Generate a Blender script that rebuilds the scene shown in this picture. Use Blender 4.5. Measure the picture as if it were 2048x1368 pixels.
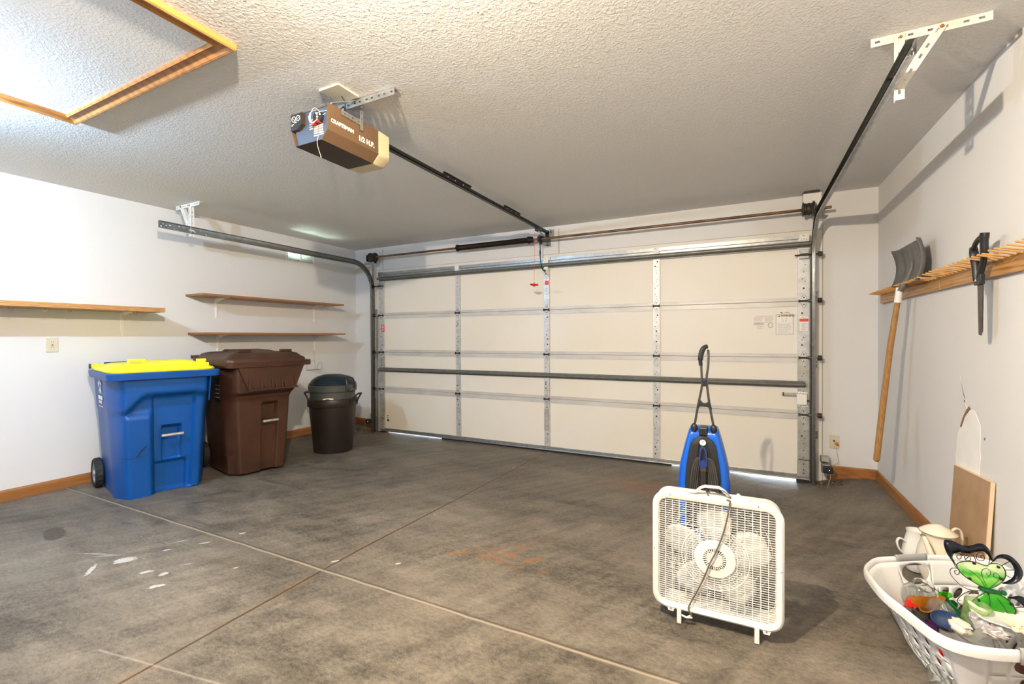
import bpy, bmesh, math, random
from math import sin, cos, pi, radians, sqrt
from mathutils import Vector, Matrix, Euler
random.seed(7)
for o in list(bpy.data.objects): bpy.data.objects.remove(o)
S = bpy.context.scene; C = S.collection
# ------------------------------------------------------------------ camera
CAMZ = 1.1904
yaw, pitch, roll = 0.4681, -0.0096, -0.0047
F = Vector((-sin(yaw)*cos(pitch), cos(yaw)*cos(pitch), sin(pitch)))
R0 = Vector((cos(yaw), sin(yaw), 0)); U0 = R0.cross(F)
RR = R0*cos(roll)+U0*sin(roll); UU = -R0*sin(roll)+U0*cos(roll)
cam = bpy.data.cameras.new('camera'); co = bpy.data.objects.new('camera', cam); C.objects.link(co)
cam.sensor_width = 36; cam.lens = 36*909.6/2048; cam.clip_start = .05
M = Matrix((RR, UU, -F)).transposed().to_4x4(); M.translation = Vector((0, 0, CAMZ)); co.matrix_world = M
S.camera = co
S.view_settings.view_transform = 'Standard'; S.view_settings.look = 'None'
S.view_settings.gamma = 1; S.view_settings.exposure = 1.76; S.view_settings.use_curve_mapping = False
# ------------------------------------------------------------------ light
W = bpy.data.worlds.new('sky'); S.world = W; W.use_nodes = True
W.node_tree.nodes['Background'].inputs[0].default_value = (.80, .90, 1, 1)
W.node_tree.nodes['Background'].inputs[1].default_value = 3
def lamp(name, loc, col, e, r=.022):
    l = bpy.data.lights.new(name, 'POINT'); l.color = col; l.energy = e; l.shadow_soft_size = r
    o = bpy.data.objects.new(name, l); o.location = loc; C.objects.link(o); return o
lamp('warm_ceiling_bulb', (-.72, .41, 2.30), (1, .84, .63), 98)
lamp('cool_ceiling_bulb', (-3.30, .42, 2.30), (.54, .75, 1), 41)
def area(name, loc, direction, sx, sy, col, e, spread=180):
    l = bpy.data.lights.new(name, 'AREA'); l.shape = 'RECTANGLE'; l.size = sx; l.size_y = sy; l.color = col; l.energy = e
    l.spread = radians(spread)
    o = bpy.data.objects.new(name, l); o.location = loc; o.rotation_euler = Vector(direction).to_track_quat('-Z', 'Y').to_euler()
    C.objects.link(o); return o
area('rear_fill', (-1.2, -2.15, 1.35), (0, 1, .05), 3.2, 1.9, (.85, .93, 1), 4)  # added soft fill behind the camera
area('lawn_daylight', (-5.12, 3.83, 1.98), (.80, -.22, .66), .10, .34, (.74, 1, .82), 11, 75)
# ------------------------------------------------------------------ constants
XL, XR, YW, H = -4.852, 1.0055, 4.73, 2.423
YF = -2.2
def sstep(a, b, x):
    t = max(0, min(1, (x-a)/(b-a))); return t*t*(3-2*t)
def ground(x, y):
    lat = sstep(-4.82, -4.45, x)*(1-sstep(.52, .98, x))
    t = max(0, min(1, (y-1.9)/2.75))
    g = -.078*t*(.25+.75*lat)*(lat*.85+.15)
    if y > 4: g -= .018*sstep(4.2, 4.6, y)*sstep(-.2, .25, x)*(1-sstep(.45, .6, x))
    return g
# ------------------------------------------------------------------ materials
MATS = {}
def mat(name, col, rough=.5, metal=0, var=.0, vscale=8, bump=0, bscale=60, spec=.5, trans=0, ior=1.45, emit=None, estr=1, stretch=(1, 1, 1), col2=None, alpha=1, coat=0, detail=6):
    m = bpy.data.materials.new(name); m.use_nodes = True; nt = m.node_tree; b = nt.nodes['Principled BSDF']
    b.inputs['Base Color'].default_value = (*col, 1); b.inputs['Roughness'].default_value = rough; b.inputs['Metallic'].default_value = metal
    b.inputs['Specular IOR Level'].default_value = spec; b.inputs['Transmission Weight'].default_value = trans; b.inputs['IOR'].default_value = ior
    b.inputs['Coat Weight'].default_value = coat
    if emit: b.inputs['Emission Color'].default_value = (*emit, 1); b.inputs['Emission Strength'].default_value = estr
    if var or bump or col2:
        tc = nt.nodes.new('ShaderNodeTexCoord'); mp = nt.nodes.new('ShaderNodeMapping'); mp.inputs['Scale'].default_value = stretch
        nt.links.new(tc.outputs['Object'], mp.inputs[0])
    if var or col2:
        n = nt.nodes.new('ShaderNodeTexNoise'); n.inputs['Scale'].default_value = vscale; n.inputs['Detail'].default_value = detail
        nt.links.new(mp.outputs[0], n.inputs['Vector'])
        r = nt.nodes.new('ShaderNodeValToRGB'); r.color_ramp.elements[0].position = .32; r.color_ramp.elements[1].position = .68
        c2 = col2 or tuple(min(1, c*(1+var)) for c in col); c1 = col if col2 else tuple(c*(1-var) for c in col)
        r.color_ramp.elements[0].color = (*c1, 1); r.color_ramp.elements[1].color = (*c2, 1)
        nt.links.new(n.outputs['Fac'], r.inputs[0]); nt.links.new(r.outputs[0], b.inputs['Base Color'])
    if bump:
        n2 = nt.nodes.new('ShaderNodeTexNoise'); n2.inputs['Scale'].default_value = bscale; n2.inputs['Detail'].default_value = 3
        nt.links.new(mp.outputs[0], n2.inputs['Vector'])
        bp = nt.nodes.new('ShaderNodeBump'); bp.inputs['Strength'].default_value = bump; bp.inputs['Distance'].default_value = .004
        nt.links.new(n2.outputs['Fac'], bp.inputs['Height']); nt.links.new(bp.outputs[0], b.inputs['Normal'])
    MATS[name] = m; return m
def ceiling_mat(name, col, strength=.9):
    m = mat(name, col, .9); nt = m.node_tree; b = nt.nodes['Principled BSDF']; L = nt.links.new
    tc = nt.nodes.new('ShaderNodeTexCoord')
    n1 = nt.nodes.new('ShaderNodeTexNoise'); n1.inputs['Scale'].default_value = 70; n1.inputs['Detail'].default_value = 4; n1.inputs['Roughness'].default_value = .6; n1.inputs['Distortion'].default_value = .8
    v = nt.nodes.new('ShaderNodeTexVoronoi'); v.inputs['Scale'].default_value = 85; v.feature = 'SMOOTH_F1'
    a = nt.nodes.new('ShaderNodeMath'); a.operation = 'MULTIPLY_ADD'; a.inputs[1].default_value = -.35
    r = nt.nodes.new('ShaderNodeValToRGB'); r.color_ramp.elements[0].position = .25; r.color_ramp.elements[1].position = .62
    bp = nt.nodes.new('ShaderNodeBump'); bp.inputs['Strength'].default_value = strength; bp.inputs['Distance'].default_value = .0045
    L(tc.outputs['Object'], n1.inputs['Vector']); L(tc.outputs['Object'], v.inputs['Vector'])
    L(v.outputs['Distance'], a.inputs[0]); L(n1.outputs['Fac'], a.inputs[2]); L(a.outputs[0], r.inputs[0]); L(r.outputs[0], bp.inputs['Height']); L(bp.outputs[0], b.inputs['Normal'])
    return m
def wood(name, c1, c2, stretch=(1, 1, 1), scale=5, rough=.4, axis='X', dist=6, coat=.15):
    m = mat(name, c1, rough, coat=coat); nt = m.node_tree; b = nt.nodes['Principled BSDF']; L = nt.links.new
    tc = nt.nodes.new('ShaderNodeTexCoord'); mp = nt.nodes.new('ShaderNodeMapping'); mp.inputs['Scale'].default_value = stretch
    w = nt.nodes.new('ShaderNodeTexWave'); w.bands_direction = axis; w.inputs['Scale'].default_value = scale; w.inputs['Distortion'].default_value = dist
    w.inputs['Detail'].default_value = 3; w.inputs['Detail Scale'].default_value = 1.2
    n = nt.nodes.new('ShaderNodeTexNoise'); n.inputs['Scale'].default_value = 14; n.inputs['Detail'].default_value = 6
    mx = nt.nodes.new('ShaderNodeMath'); mx.operation = 'MULTIPLY_ADD'; mx.inputs[1].default_value = .45
    r = nt.nodes.new('ShaderNodeValToRGB'); r.color_ramp.elements[0].position = .3; r.color_ramp.elements[1].position = .85
    r.color_ramp.elements[0].color = (*c2, 1); r.color_ramp.elements[1].color = (*c1, 1)
    L(tc.outputs['Object'], mp.inputs[0]); L(mp.outputs[0], w.inputs['Vector']); L(mp.outputs[0], n.inputs['Vector'])
    L(w.outputs['Fac'], mx.inputs[0]); L(n.outputs['Fac'], mx.inputs[2]); L(mx.outputs[0], r.inputs[0]); L(r.outputs[0], b.inputs['Base Color'])
    return m
def floor_mat():
    m = mat('concrete', (.25, .22, .18), .62, spec=.35); nt = m.node_tree; b = nt.nodes['Principled BSDF']; L = nt.links.new; N = nt.nodes.new
    tc = N('ShaderNodeTexCoord'); P = tc.outputs['Object']
    def noise(scale, detail=5, st=(1, 1, 1), rough=.6, off=0):
        mp = N('ShaderNodeMapping'); mp.inputs['Scale'].default_value = st; mp.inputs['Location'].default_value = (off, off, 0); L(P, mp.inputs[0])
        n = N('ShaderNodeTexNoise'); n.inputs['Scale'].default_value = scale; n.inputs['Detail'].default_value = detail; n.inputs['Roughness'].default_value = rough
        L(mp.outputs[0], n.inputs['Vector']); return n.outputs['Fac']
    def ramp(x, p0, p1, c0=(0, 0, 0), c1=(1, 1, 1)):
        r = N('ShaderNodeValToRGB'); r.color_ramp.elements[0].position = p0; r.color_ramp.elements[1].position = p1
        r.color_ramp.elements[0].color = (*c0, 1); r.color_ramp.elements[1].color = (*c1, 1); L(x, r.inputs[0]); return r.outputs[0]
    def mth(op, a, c=None, d=None):
        n = N('ShaderNodeMath'); n.operation = op
        for i, v in enumerate((a, c, d)):
            if v is None: continue
            if isinstance(v, (int, float)): n.inputs[i].default_value = v
            else: L(v, n.inputs[i])
        return n.outputs[0]
    def mix(f, a, c):
        n = N('ShaderNodeMix'); n.data_type = 'RGBA'
        for s, v in ((0, f), (6, a), (7, c)):
            if isinstance(v, tuple): n.inputs[s].default_value = (*v, 1)
            elif isinstance(v, (int, float)): n.inputs[s].default_value = v
            else: L(v, n.inputs[s])
        return n.outputs[2]
    big = noise(.9, 5, (1, 1.6, 1)); mid = noise(4.5, 6, (1, 2.2, 1), .65, 3); fine = noise(42, 4, (1, 1.5, 1), .7); grit = noise(190, 2, (1, 1, 1), .6)
    mp2 = N('ShaderNodeMapping'); mp2.inputs['Rotation'].default_value = (0, 0, radians(-62)); L(P, mp2.inputs[0])
    ns = N('ShaderNodeTexNoise'); ns.inputs['Scale'].default_value = 3; ns.inputs['Detail'].default_value = 6
    mp3 = N('ShaderNodeMapping'); mp3.inputs['Scale'].default_value = (.6, 5, 1); L(mp2.outputs[0], mp3.inputs[0]); L(mp3.outputs[0], ns.inputs['Vector'])
    v = mth('ADD', mth('MULTIPLY', big, .9), mth('ADD', mth('MULTIPLY', mid, .6), mth('MULTIPLY', ns.outputs['Fac'], .38)))
    v = mth('ADD', v, mth('ADD', mth('MULTIPLY', fine, .62), mth('MULTIPLY', grit, .42)))
    base = ramp(mth('MULTIPLY', v, .345), .41, .59, (.040, .034, .026), (.225, .192, .150))
    # black specks
    vo = N('ShaderNodeTexVoronoi'); vo.inputs['Scale'].default_value = 9; L(P, vo.inputs['Vector'])
    base = mix(mth('LESS_THAN', vo.outputs['Distance'], .045), base, (.10, .09, .08))
    vo2 = N('ShaderNodeTexVoronoi'); vo2.inputs['Scale'].default_value = 3.1; L(P, vo2.inputs['Vector'])
    base = mix(mth('LESS_THAN', vo2.outputs['Distance'], .020), base, (.75, .73, .68))
    sx = N('ShaderNodeSeparateXYZ'); L(P, sx.inputs[0]); X, Y = sx.outputs[0], sx.outputs[1]
    wob = mth('MULTIPLY', mth('SUBTRACT', noise(6, 3), .5), .012)
    dx = mth('ABSOLUTE', mth('ADD', mth('SUBTRACT', X, -1.922), wob)); dy = mth('ABSOLUTE', mth('ADD', mth('SUBTRACT', Y, 1.633), wob))
    h1 = ramp(dx, .0030, .0075, (1, 1, 1), (0, 0, 0)); h2 = ramp(dy, .003, .009, (1, 1, 1), (0, 0, 0))
    halo = ramp(dx, .0, .045, (1, 1, 1), (0, 0, 0)); halo = mth('MULTIPLY', halo, ramp(noise(3, 4, (1, 1, 1), .6, 9), .42, .62))
    base = mix(mth('MULTIPLY', halo, .45), base, (.22, .14, .07))
    base = mix(h1, base, (.060, .035, .018)); base = mix(h2, base, (.30, .245, .18))
    dy2 = mth('ABSOLUTE', mth('ADD', mth('SUBTRACT', Y, 1.647), wob)); base = mix(mth('MULTIPLY', ramp(dy2, .002, .007, (1, 1, 1), (0, 0, 0)), .8), base, (.06, .045, .03))
    # faint crack, lower left
    dc = mth('ABSOLUTE', mth('ADD', mth('ADD', mth('SUBTRACT', Y, 1.214), mth('MULTIPLY', X, -.175)), wob))
    win = mth('MULTIPLY', mth('GREATER_THAN', X, -2.2), mth('LESS_THAN', X, -1.2))
    base = mix(mth('MULTIPLY', ramp(dc, .001, .005, (1, 1, 1), (0, 0, 0)), mth('MULTIPLY', win, .45)), base, (.42, .38, .32))
    def blob(cx, cy, rx, ry, ang=0, soft=.35, warp=.5, nsc=14):
        mp = N('ShaderNodeMapping'); mp.vector_type = 'TEXTURE'; mp.inputs['Location'].default_value = (cx, cy, 0); mp.inputs['Rotation'].default_value = (0, 0, ang); mp.inputs['Scale'].default_value = (rx, ry, 1)
        L(P, mp.inputs[0]); s = N('ShaderNodeSeparateXYZ'); L(mp.outputs[0], s.inputs[0])
        q = mth('SQRT', mth('ADD', mth('MULTIPLY', s.outputs[0], s.outputs[0]), mth('MULTIPLY', s.outputs[1], s.outputs[1])))
        q = mth('ADD', q, mth('MULTIPLY', mth('SUBTRACT', noise(nsc, 4), .5), warp*2))
        return ramp(q, 1-soft, 1.0, (1, 1, 1), (0, 0, 0))
    base = mix(mth('MULTIPLY', blob(-3.77, 1.215, .15, .055, -.25, .2, .28, 9), .85), base, (.060, .048, .034))
    rust = [(-1.43, 2.09, .045), (-1.385, 2.12, .05), (-1.33, 2.17, .03), (-1.30, 2.20, .045), (-1.245, 2.25, .06), (-1.22, 2.16, .07), (-1.17, 2.24, .045), (-1.13, 2.22, .06),
            (-1.12, 2.33, .06), (-1.09, 2.42, .045), (-1.02, 2.20, .055), (-.99, 2.245, .06), (-1.08, 2.10, .035), (-1.03, 2.12, .03), (-.90, 2.13, .03), (-1.0, 2.05, .025), (-1.17, 2.01, .022), (-1.02, 2.50, .03), (-1.26, 2.10, .05), (-1.15, 2.12, .04)]
    acc = None
    for cx, cy, r_ in rust:
        e = blob(cx, cy, r_, r_*.55, .5, .7, .35, 30); acc = e if acc is None else mth('MAXIMUM', acc, e)
    base = mix(mth('MULTIPLY', acc, .6), base, (.27, .11, .028))
    base = mix(mth('MULTIPLY', blob(-.76, 3.85, .55, .30, 0, .9, .5, 4), .35), base, (.26, .12, .06))
    paint = [(-2.97, 1.235, .05, .028), (-2.72, 1.22, .03, .012), (-2.52, 1.17, .035, .012), (-2.62, 1.25, .02, .015), (-3.0, 1.10, .012, .05), (-2.73, 1.73, .02, .008), (-1.94, 1.73, .02, .007), (-1.62, 1.86, .016, .006), (-2.35, 1.45, .012, .006), (-2.8, 1.55, .03, .006), (-2.9, 1.40, .02, .006)]
    acc = None
    for cx, cy, a_, c_ in paint:
        e = blob(cx, cy, a_*1.1, c_*1.3, .9, .25, .9, 45); acc = e if acc is None else mth('MAXIMUM', acc, e)
    for cx, cy, a_, an in [(-3.2, 1.20, .16, .42), (-3.12, 1.215, .10, .55), (-2.62, 1.36, .04, .9), (-2.95, 1.50, .035, 1.1), (.25, 1.75, .03, 2), (-.4, 2.6, .03, .4)]:
        e = blob(cx, cy, a_, .005, an, .8, .5, 60); acc = mth('MAXIMUM', acc, e)
    base = mix(mth('MULTIPLY', acc, .62), base, (.62, .61, .58))
    # dirt gathered along the door
    base = mix(mth('MULTIPLY', mth('MULTIPLY', ramp(Y, .86, 1.0), 1), 0), base, (.05, .045, .04))
    L(base, b.inputs['Base Color'])
    hgt = mth('ADD', mth('MULTIPLY', fine, .5), mth('MULTIPLY', grit, .6)); hgt = mth('SUBTRACT', hgt, mth('MULTIPLY', mth('ADD', h1, h2), 2))
    bp = N('ShaderNodeBump'); bp.inputs['Strength'].default_value = .35; bp.inputs['Distance'].default_value = .004
    L(hgt, bp.inputs['Height']); L(bp.outputs[0], b.inputs['Normal'])
    L(ramp(mid, .3, .7, (.42, .42, .42), (.68, .68, .68)), b.inputs['Roughness'])
    return m
m_floor = floor_mat()
m_ceil = ceiling_mat('ceiling_texture', (.76, .755, .745), .75)
m_panel = ceiling_mat('hatch_texture', (.80, .80, .80), .4)
m_wall = mat('wall_paint', (.73, .722, .715), .75, bump=.10, bscale=30, var=.012, vscale=2)
m_jamb = mat('jamb_paint', (.80, .755, .68), .5, var=.03, vscale=3)
m_oak = wood('oak_trim', (.46, .21, .060), (.28, .11, .028), (1, 1, 6), 5)
m_base = wood('oak_baseboard', (.37, .155, .042), (.24, .09, .022), (.5, .5, 9), 4, .45)
m_shelf = wood('shelf_wood', (.60, .31, .11), (.16, .05, .010), (3, 1.1, 14), 3.2, .5, 'Z', 5)
m_shelf2 = wood('stained_shelf_wood', (.36, .155, .05), (.15, .055, .018), (7, .3, 9), 1.6, .45, 'X', 7)
m_rack = wood('rack_wood', (.52, .26, .075), (.24, .09, .02), (6, .5, 9), 1.8, .42, 'Z', 9)
m_peg = mat('peg_wood', (.58, .31, .10), .4, var=.12, vscale=30, stretch=(1, 8, 8))
m_handle = mat('handle_wood', (.46, .25, .09), .45, col2=(.30, .14, .04), vscale=26, stretch=(6, 6, .7))
m_skin = mat('door_skin', (.83, .79, .73), .55, col2=(.80, .745, .63), vscale=1.1, bump=.06, bscale=50, detail=2)
m_rail = mat('door_rail_steel', (.62, .60, .57), .45, .15, var=.10, vscale=14, stretch=(.3, 1, 1))
m_stile = mat('door_stile_steel', (.60, .60, .60), .42, .35, var=.12, vscale=22)
m_stiled = mat('aged_stile_steel', (.44, .435, .40), .45, .35, var=.18, vscale=20)
m_galv = mat('galvanized_steel', (.40, .41, .41), .36, .75, var=.15, vscale=26)
m_trackd = mat('dark_track_steel', (.045, .045, .040), .4, .3, var=.2, vscale=18)
m_track = mat('track_steel', (.17, .17, .155), .45, .35, var=.15, vscale=18)
m_rusty = mat('rusty_shaft_steel', (.10, .055, .030), .5, .55, col2=(.26, .15, .08), vscale=20, stretch=(.25, 1, 1))
m_dark = mat('dark_spring_steel', (.025, .020, .017), .42, .6, var=.3, vscale=40)
m_grime = mat('greasy_steel', (.05, .045, .038), .5, .5, var=.4, vscale=30)
m_black = mat('black_paint', (.012, .011, .010), .35)
m_blk = mat('black_plastic', (.018, .018, .020), .42)
m_hole = mat('punched_hole', (.045, .042, .038), .8)
m_white = mat('white_painted_steel', (.84, .83, .80), .42, var=.03, vscale=20)
m_whiter = mat('rust_flecked_white_steel', (.74, .72, .69), .45, col2=(.68, .60, .50), vscale=9)
m_rust = mat('rust_spot', (.30, .12, .03), .8)
m_red = mat('red_plastic', (.62, .02, .02), .4)
m_redlab = mat('red_label', (.78, .08, .05), .5)
m_lab = mat('label_paper', (.84, .82, .79), .5)
m_labt = mat('label_tan_paper', (.80, .74, .62), .5)
m_ink = mat('label_grey_ink', (.34, .32, .30), .6)
m_inkl = mat('label_pale_ink', (.58, .55, .52), .6)
m_inkb = mat('black_ink', (.03, .028, .025), .6)
m_brn = mat('label_brown_line', (.34, .17, .08), .6)
m_almond = mat('almond_plate', (.66, .60, .47), .4)
m_blue = mat('blue_bin_plastic', (.001, .070, .30), .40, var=.08, vscale=4, bump=.05, bscale=160)
m_yel = mat('yellow_lid_plastic', (.90, .80, .015), .38, var=.05, vscale=6)
m_brown = mat('brown_bin_plastic', (.066, .027, .014), .42, col2=(.044, .018, .010), vscale=6, bump=.06, bscale=160)
m_canb = mat('dark_brown_can_plastic', (.024, .016, .014), .42, var=.12, vscale=6)
m_cang = mat('grey_can_plastic', (.075, .082, .085), .42, var=.1, vscale=6)
m_navy = mat('navy_lid_plastic', (.007, .022, .038), .38, var=.12, vscale=6)
m_chrome = mat('worn_bar_metal', (.62, .57, .52), .35, .7, var=.15, vscale=40)
m_rub = mat('black_rubber', (.016, .016, .017), .7)
m_hub = mat('grey_wheel_hub', (.42, .43, .45), .45, .2)
m_fan = mat('warm_white_plastic', (.77, .75, .70), .40, spec=.45)
m_fanb = mat('fan_blade_plastic', (.62, .60, .55), .45)
m_cord = mat('grey_cord', (.12, .10, .085), .5)
m_vcord = mat('black_cord', (.060, .055, .050), .45)
m_motor = mat('motor_metal', (.06, .055, .05), .5, .4)
m_vblue = mat('bright_blue_plastic', (.002, .11, .62), .30, coat=.3)
m_vnavy = mat('navy_hook_plastic', (.02, .05, .22), .35)
m_gun = mat('gunmetal_tube', (.10, .09, .08), .28, .8)
m_bask = mat('white_basket_plastic', (.77, .765, .76), .38)
m_grip = mat('grey_rubber_grip', (.34, .34, .34), .6)
m_mud = mat('opener_brown_paint', (.175, .105, .058), .38, .25)
m_mudd = mat('opener_dark_brown_paint', (.060, .038, .026), .45, .2)
m_lens = mat('cream_lens', (.74, .62, .38), .35, trans=.15)
m_slate = mat('slate_panel', (.09, .12, .18), .35, .3)
m_cream = mat('cream_text_ink', (.85, .80, .68), .5)
m_mdf = mat('hardboard', (.36, .215, .11), .55, col2=(.44, .29, .17), vscale=7)
m_pine = mat('pine_edge', (.78, .60, .40), .5, var=.08, vscale=20, stretch=(1, 1, .2))
m_torn = mat('bare_gypsum', (.88, .86, .83), .9, var=.03, vscale=10)
m_tear = mat('torn_paper_brown', (.30, .15, .07), .9)
m_shov = mat('grey_shovel_plastic', (.13, .125, .118), .45, var=.15, vscale=12)
m_saw = mat('dark_saw_steel', (.10, .085, .072), .35, .7, var=.3, vscale=20)
m_ceram = mat('cream_porcelain', (.82, .75, .62), .18, coat=.5)
m_cerw = mat('white_porcelain', (.78, .77, .74), .18, coat=.5)
m_gold = mat('gilded_edge', (.32, .22, .08), .3, .7)
m_clear = mat('clear_glass', (.86, .88, .86), .05, trans=.93, ior=1.35)
m_green = mat('green_glass', (.09, .62, .02), .06, trans=.85, ior=1.3)
m_greenp = mat('pale_green_glass', (.62, .80, .40), .08, trans=.8, ior=1.25)
m_dgreen = mat('dark_green_glass', (.004, .16, .035), .08, trans=.5, ior=1.4)
m_amber = mat('amber_glass', (.45, .16, .008), .12, trans=.45, ior=1.35)
m_redg = mat('red_glass', (.75, .01, .005), .10, trans=.25)
m_bluec = mat('cobalt_ceramic', (.02, .045, .12), .15, coat=.5)
m_silver = mat('frosted_silver', (.66, .66, .68), .3, .6, bump=.8, bscale=120)
m_foil = mat('crumpled_silver_paper', (.60, .57, .55), .4, .4, bump=1, bscale=60, var=.3, vscale=60)
m_petal = mat('pale_yellow_petal', (.85, .76, .55), .6, var=.1, vscale=30)
m_purp = mat('purple_glass', (.10, .03, .16), .15, trans=.3)
m_orange = mat('orange_plug', (.62, .20, .04), .5)
m_debris = mat('dead_leaves', (.10, .065, .040), .9, col2=(.22, .16, .10), vscale=40)
m_grass = mat('lawn', (.20, .34, .10), .9)
m_drive = mat('driveway_concrete', (.70, .70, .70), .8)
m_led = mat('sensor_led', (.1, .9, .3), .4, emit=(.2, 1, .45), estr=1.5)
m_gwire = mat('grey_wire', (.30, .30, .31), .4, .6)
# ------------------------------------------------------------------ mesh helpers
class MB:
    def __init__(s): s.bm = bmesh.new(); s.mats = []; s.cur = 0
    def m(s, mt):
        if mt not in s.mats: s.mats.append(mt)
        s.cur = s.mats.index(mt); return s
    def face(s, vs):
        try: f = s.bm.faces.new(vs); f.material_index = s.cur; return f
        except ValueError: return None
    def v(s, p): return s.bm.verts.new(p)
    def grid(s, rows, closed_u=False, closed_v=False):
        R = [[s.v(p) for p in r] for r in rows]; n = len(R); k = len(R[0])
        for i in range(n if closed_v else n-1):
            a, b = R[i], R[(i+1) % n]
            for j in range(k if closed_u else k-1): s.face([a[j], a[(j+1) % k], b[(j+1) % k], b[j]])
        return R
    def loft(s, rings, cap0=True, cap1=True):
        R = s.grid(rings, True)
        if cap0: s.face(list(reversed(R[0])))
        if cap1: s.face(R[-1])
        return s
    def box(s, a, b, rot=None, piv=None):
        x0, y0, z0 = a; x1, y1, z1 = b
        ps = [Vector(p) for p in ((x0, y0, z0), (x1, y0, z0), (x1, y1, z0), (x0, y1, z0), (x0, y0, z1), (x1, y0, z1), (x1, y1, z1), (x0, y1, z1))]
        if rot is not None:
            c = Vector(piv) if piv is not None else sum(ps, Vector())/8
            Rm = Euler(rot).to_matrix(); ps = [c+Rm@(p-c) for p in ps]
        v = [s.v(p) for p in ps]
        for f in ((0, 3, 2, 1), (4, 5, 6, 7), (0, 1, 5, 4), (1, 2, 6, 5), (2, 3, 7, 6), (3, 0, 4, 7)): s.face([v[i] for i in f])
        return s
    def frame(s, p0, p1, up=(0, 0, 1)):
        t = (Vector(p1)-Vector(p0)).normalized(); u = Vector(up)
        if abs(t.dot(u)) > .95: u = Vector((1, 0, 0)) if abs(t.x) < .9 else Vector((0, 1, 0))
        a = t.cross(u).normalized(); b = a.cross(t).normalized(); return t, a, b
    def cyl(s, p0, p1, r0, r1=None, n=16, cap=True):
        r1 = r0 if r1 is None else r1; p0 = Vector(p0); p1 = Vector(p1); t, a, b = s.frame(p0, p1)
        rg = [[p+a*(cos(2*pi*i/n)*r)+b*(sin(2*pi*i/n)*r) for i in range(n)] for p, r in ((p0, r0), (p1, r1))]
        return s.loft(rg, cap, cap)
    def bar(s, p0, p1, w, h, up=(0, 0, 1)):
        p0 = Vector(p0); p1 = Vector(p1); t, a, b = s.frame(p0, p1, up)
        rg = [[p+a*(i*w/2)+b*(j*h/2) for i, j in ((-1, -1), (1, -1), (1, 1), (-1, 1))] for p in (p0, p1)]
        return s.loft(rg)
    def tube(s, pts, r, n=8, closed=False, flat=None):
        pts = [Vector(p) for p in pts]; N = len(pts); rings = []; prev = None
        for i, p in enumerate(pts):
            if closed: t = (pts[(i+1) % N]-pts[i-1]).normalized()
            else: t = (pts[min(i+1, N-1)]-pts[max(i-1, 0)]).normalized()
            if prev is None:
                u = Vector((0, 0, 1)) if abs(t.z) < .9 else Vector((1, 0, 0))
                a = t.cross(u).normalized()
            else: a = (prev-t*prev.dot(t)).normalized()
            prev = a; b = t.cross(a); rr = r[i] if isinstance(r, (list, tuple)) else r
            fa, fb = (flat or (1, 1))
            rings.append([p+a*(cos(2*pi*k/n)*rr*fa)+b*(sin(2*pi*k/n)*rr*fb) for k in range(n)])
        if closed: s.grid(rings, True, True)
        else: s.loft(rings)
        return s
    def lathe(s, prof, c=(0, 0, 0), n=28, sx=1, sy=1, rot=None, cap0=True, cap1=True, mod=None):
        c = Vector(c); Rm = Euler(rot).to_matrix() if rot is not None else None; rings = []
        for r, z in prof:
            ring = []
            for i in range(n):
                t = 2*pi*i/n; k = mod(t, z) if mod else 1
                p = Vector((cos(t)*r*sx*k, sin(t)*r*sy*k, z))
                ring.append(c+(Rm@p if Rm else p))
            rings.append(ring)
        return s.loft(rings, cap0, cap1)
    def sphere(s, c, r, n=14, sc=(1, 1, 1)):
        c = Vector(c); prof = [(sin(pi*i/n)*r, -cos(pi*i/n)*r) for i in range(n+1)]; prof[0] = (r*.01, -r); prof[-1] = (r*.01, r)
        rings = [[c+Vector((cos(2*pi*k/n)*a*sc[0], sin(2*pi*k/n)*a*sc[1], z*sc[2])) for k in range(n)] for a, z in prof]
        return s.loft(rings)
    def prism(s, poly, o, ax, ay, d):
        """poly 2d in plane (ax, ay) at origin o extruded by vector d"""
        o, ax, ay, d = Vector(o), Vector(ax), Vector(ay), Vector(d)
        r0 = [o+ax*p[0]+ay*p[1] for p in poly]; return s.loft([r0, [p+d for p in r0]])
    def sweep(s, prof, path, side):
        """profile (n, b): n perpendicular in-plane, b along side vector; open profile gives a sheet"""
        side = Vector(side); path = [Vector(p) for p in path]; rows = []
        for i, p in enumerate(path):
            t = (path[min(i+1, len(path)-1)]-path[max(i-1, 0)]).normalized(); nrm = side.cross(t).normalized()
            rows.append([p+nrm*a+side*b for a, b in prof])
        s.grid(rows); return s
    def obj(s, name, parent=None, smooth=False, bevel=0, seg=2, solid=0, soff=0, sub=0, angle=35, wn=False):
        me = bpy.data.meshes.new(name); bmesh.ops.recalc_face_normals(s.bm, faces=s.bm.faces[:]) if solid == 0 else None
        s.bm.to_mesh(me); s.bm.free()
        for x in s.mats: me.materials.append(x)
        o = bpy.data.objects.new(name, me); C.objects.link(o)
        if parent is not None: o.parent = parent
        if solid: md = o.modifiers.new('solid', 'SOLIDIFY'); md.thickness = solid; md.offset = soff
        if bevel: md = o.modifiers.new('bevel', 'BEVEL'); md.width = bevel; md.segments = seg; md.limit_method = 'ANGLE'; md.angle_limit = radians(40)
        if sub: md = o.modifiers.new('sub', 'SUBSURF'); md.levels = sub; md.render_levels = sub
        if smooth:
            me.polygons.foreach_set('use_smooth', [True]*len(me.polygons)); me.set_sharp_from_angle(angle=radians(angle))
        return o
def mb(mt): return MB().m(mt)
def tag(o, label=None, cat=None, group=None, kind=None):
    if label: o['label'] = label
    if cat: o['category'] = cat
    if group: o['group'] = group
    if kind: o['kind'] = kind
    return o
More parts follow.
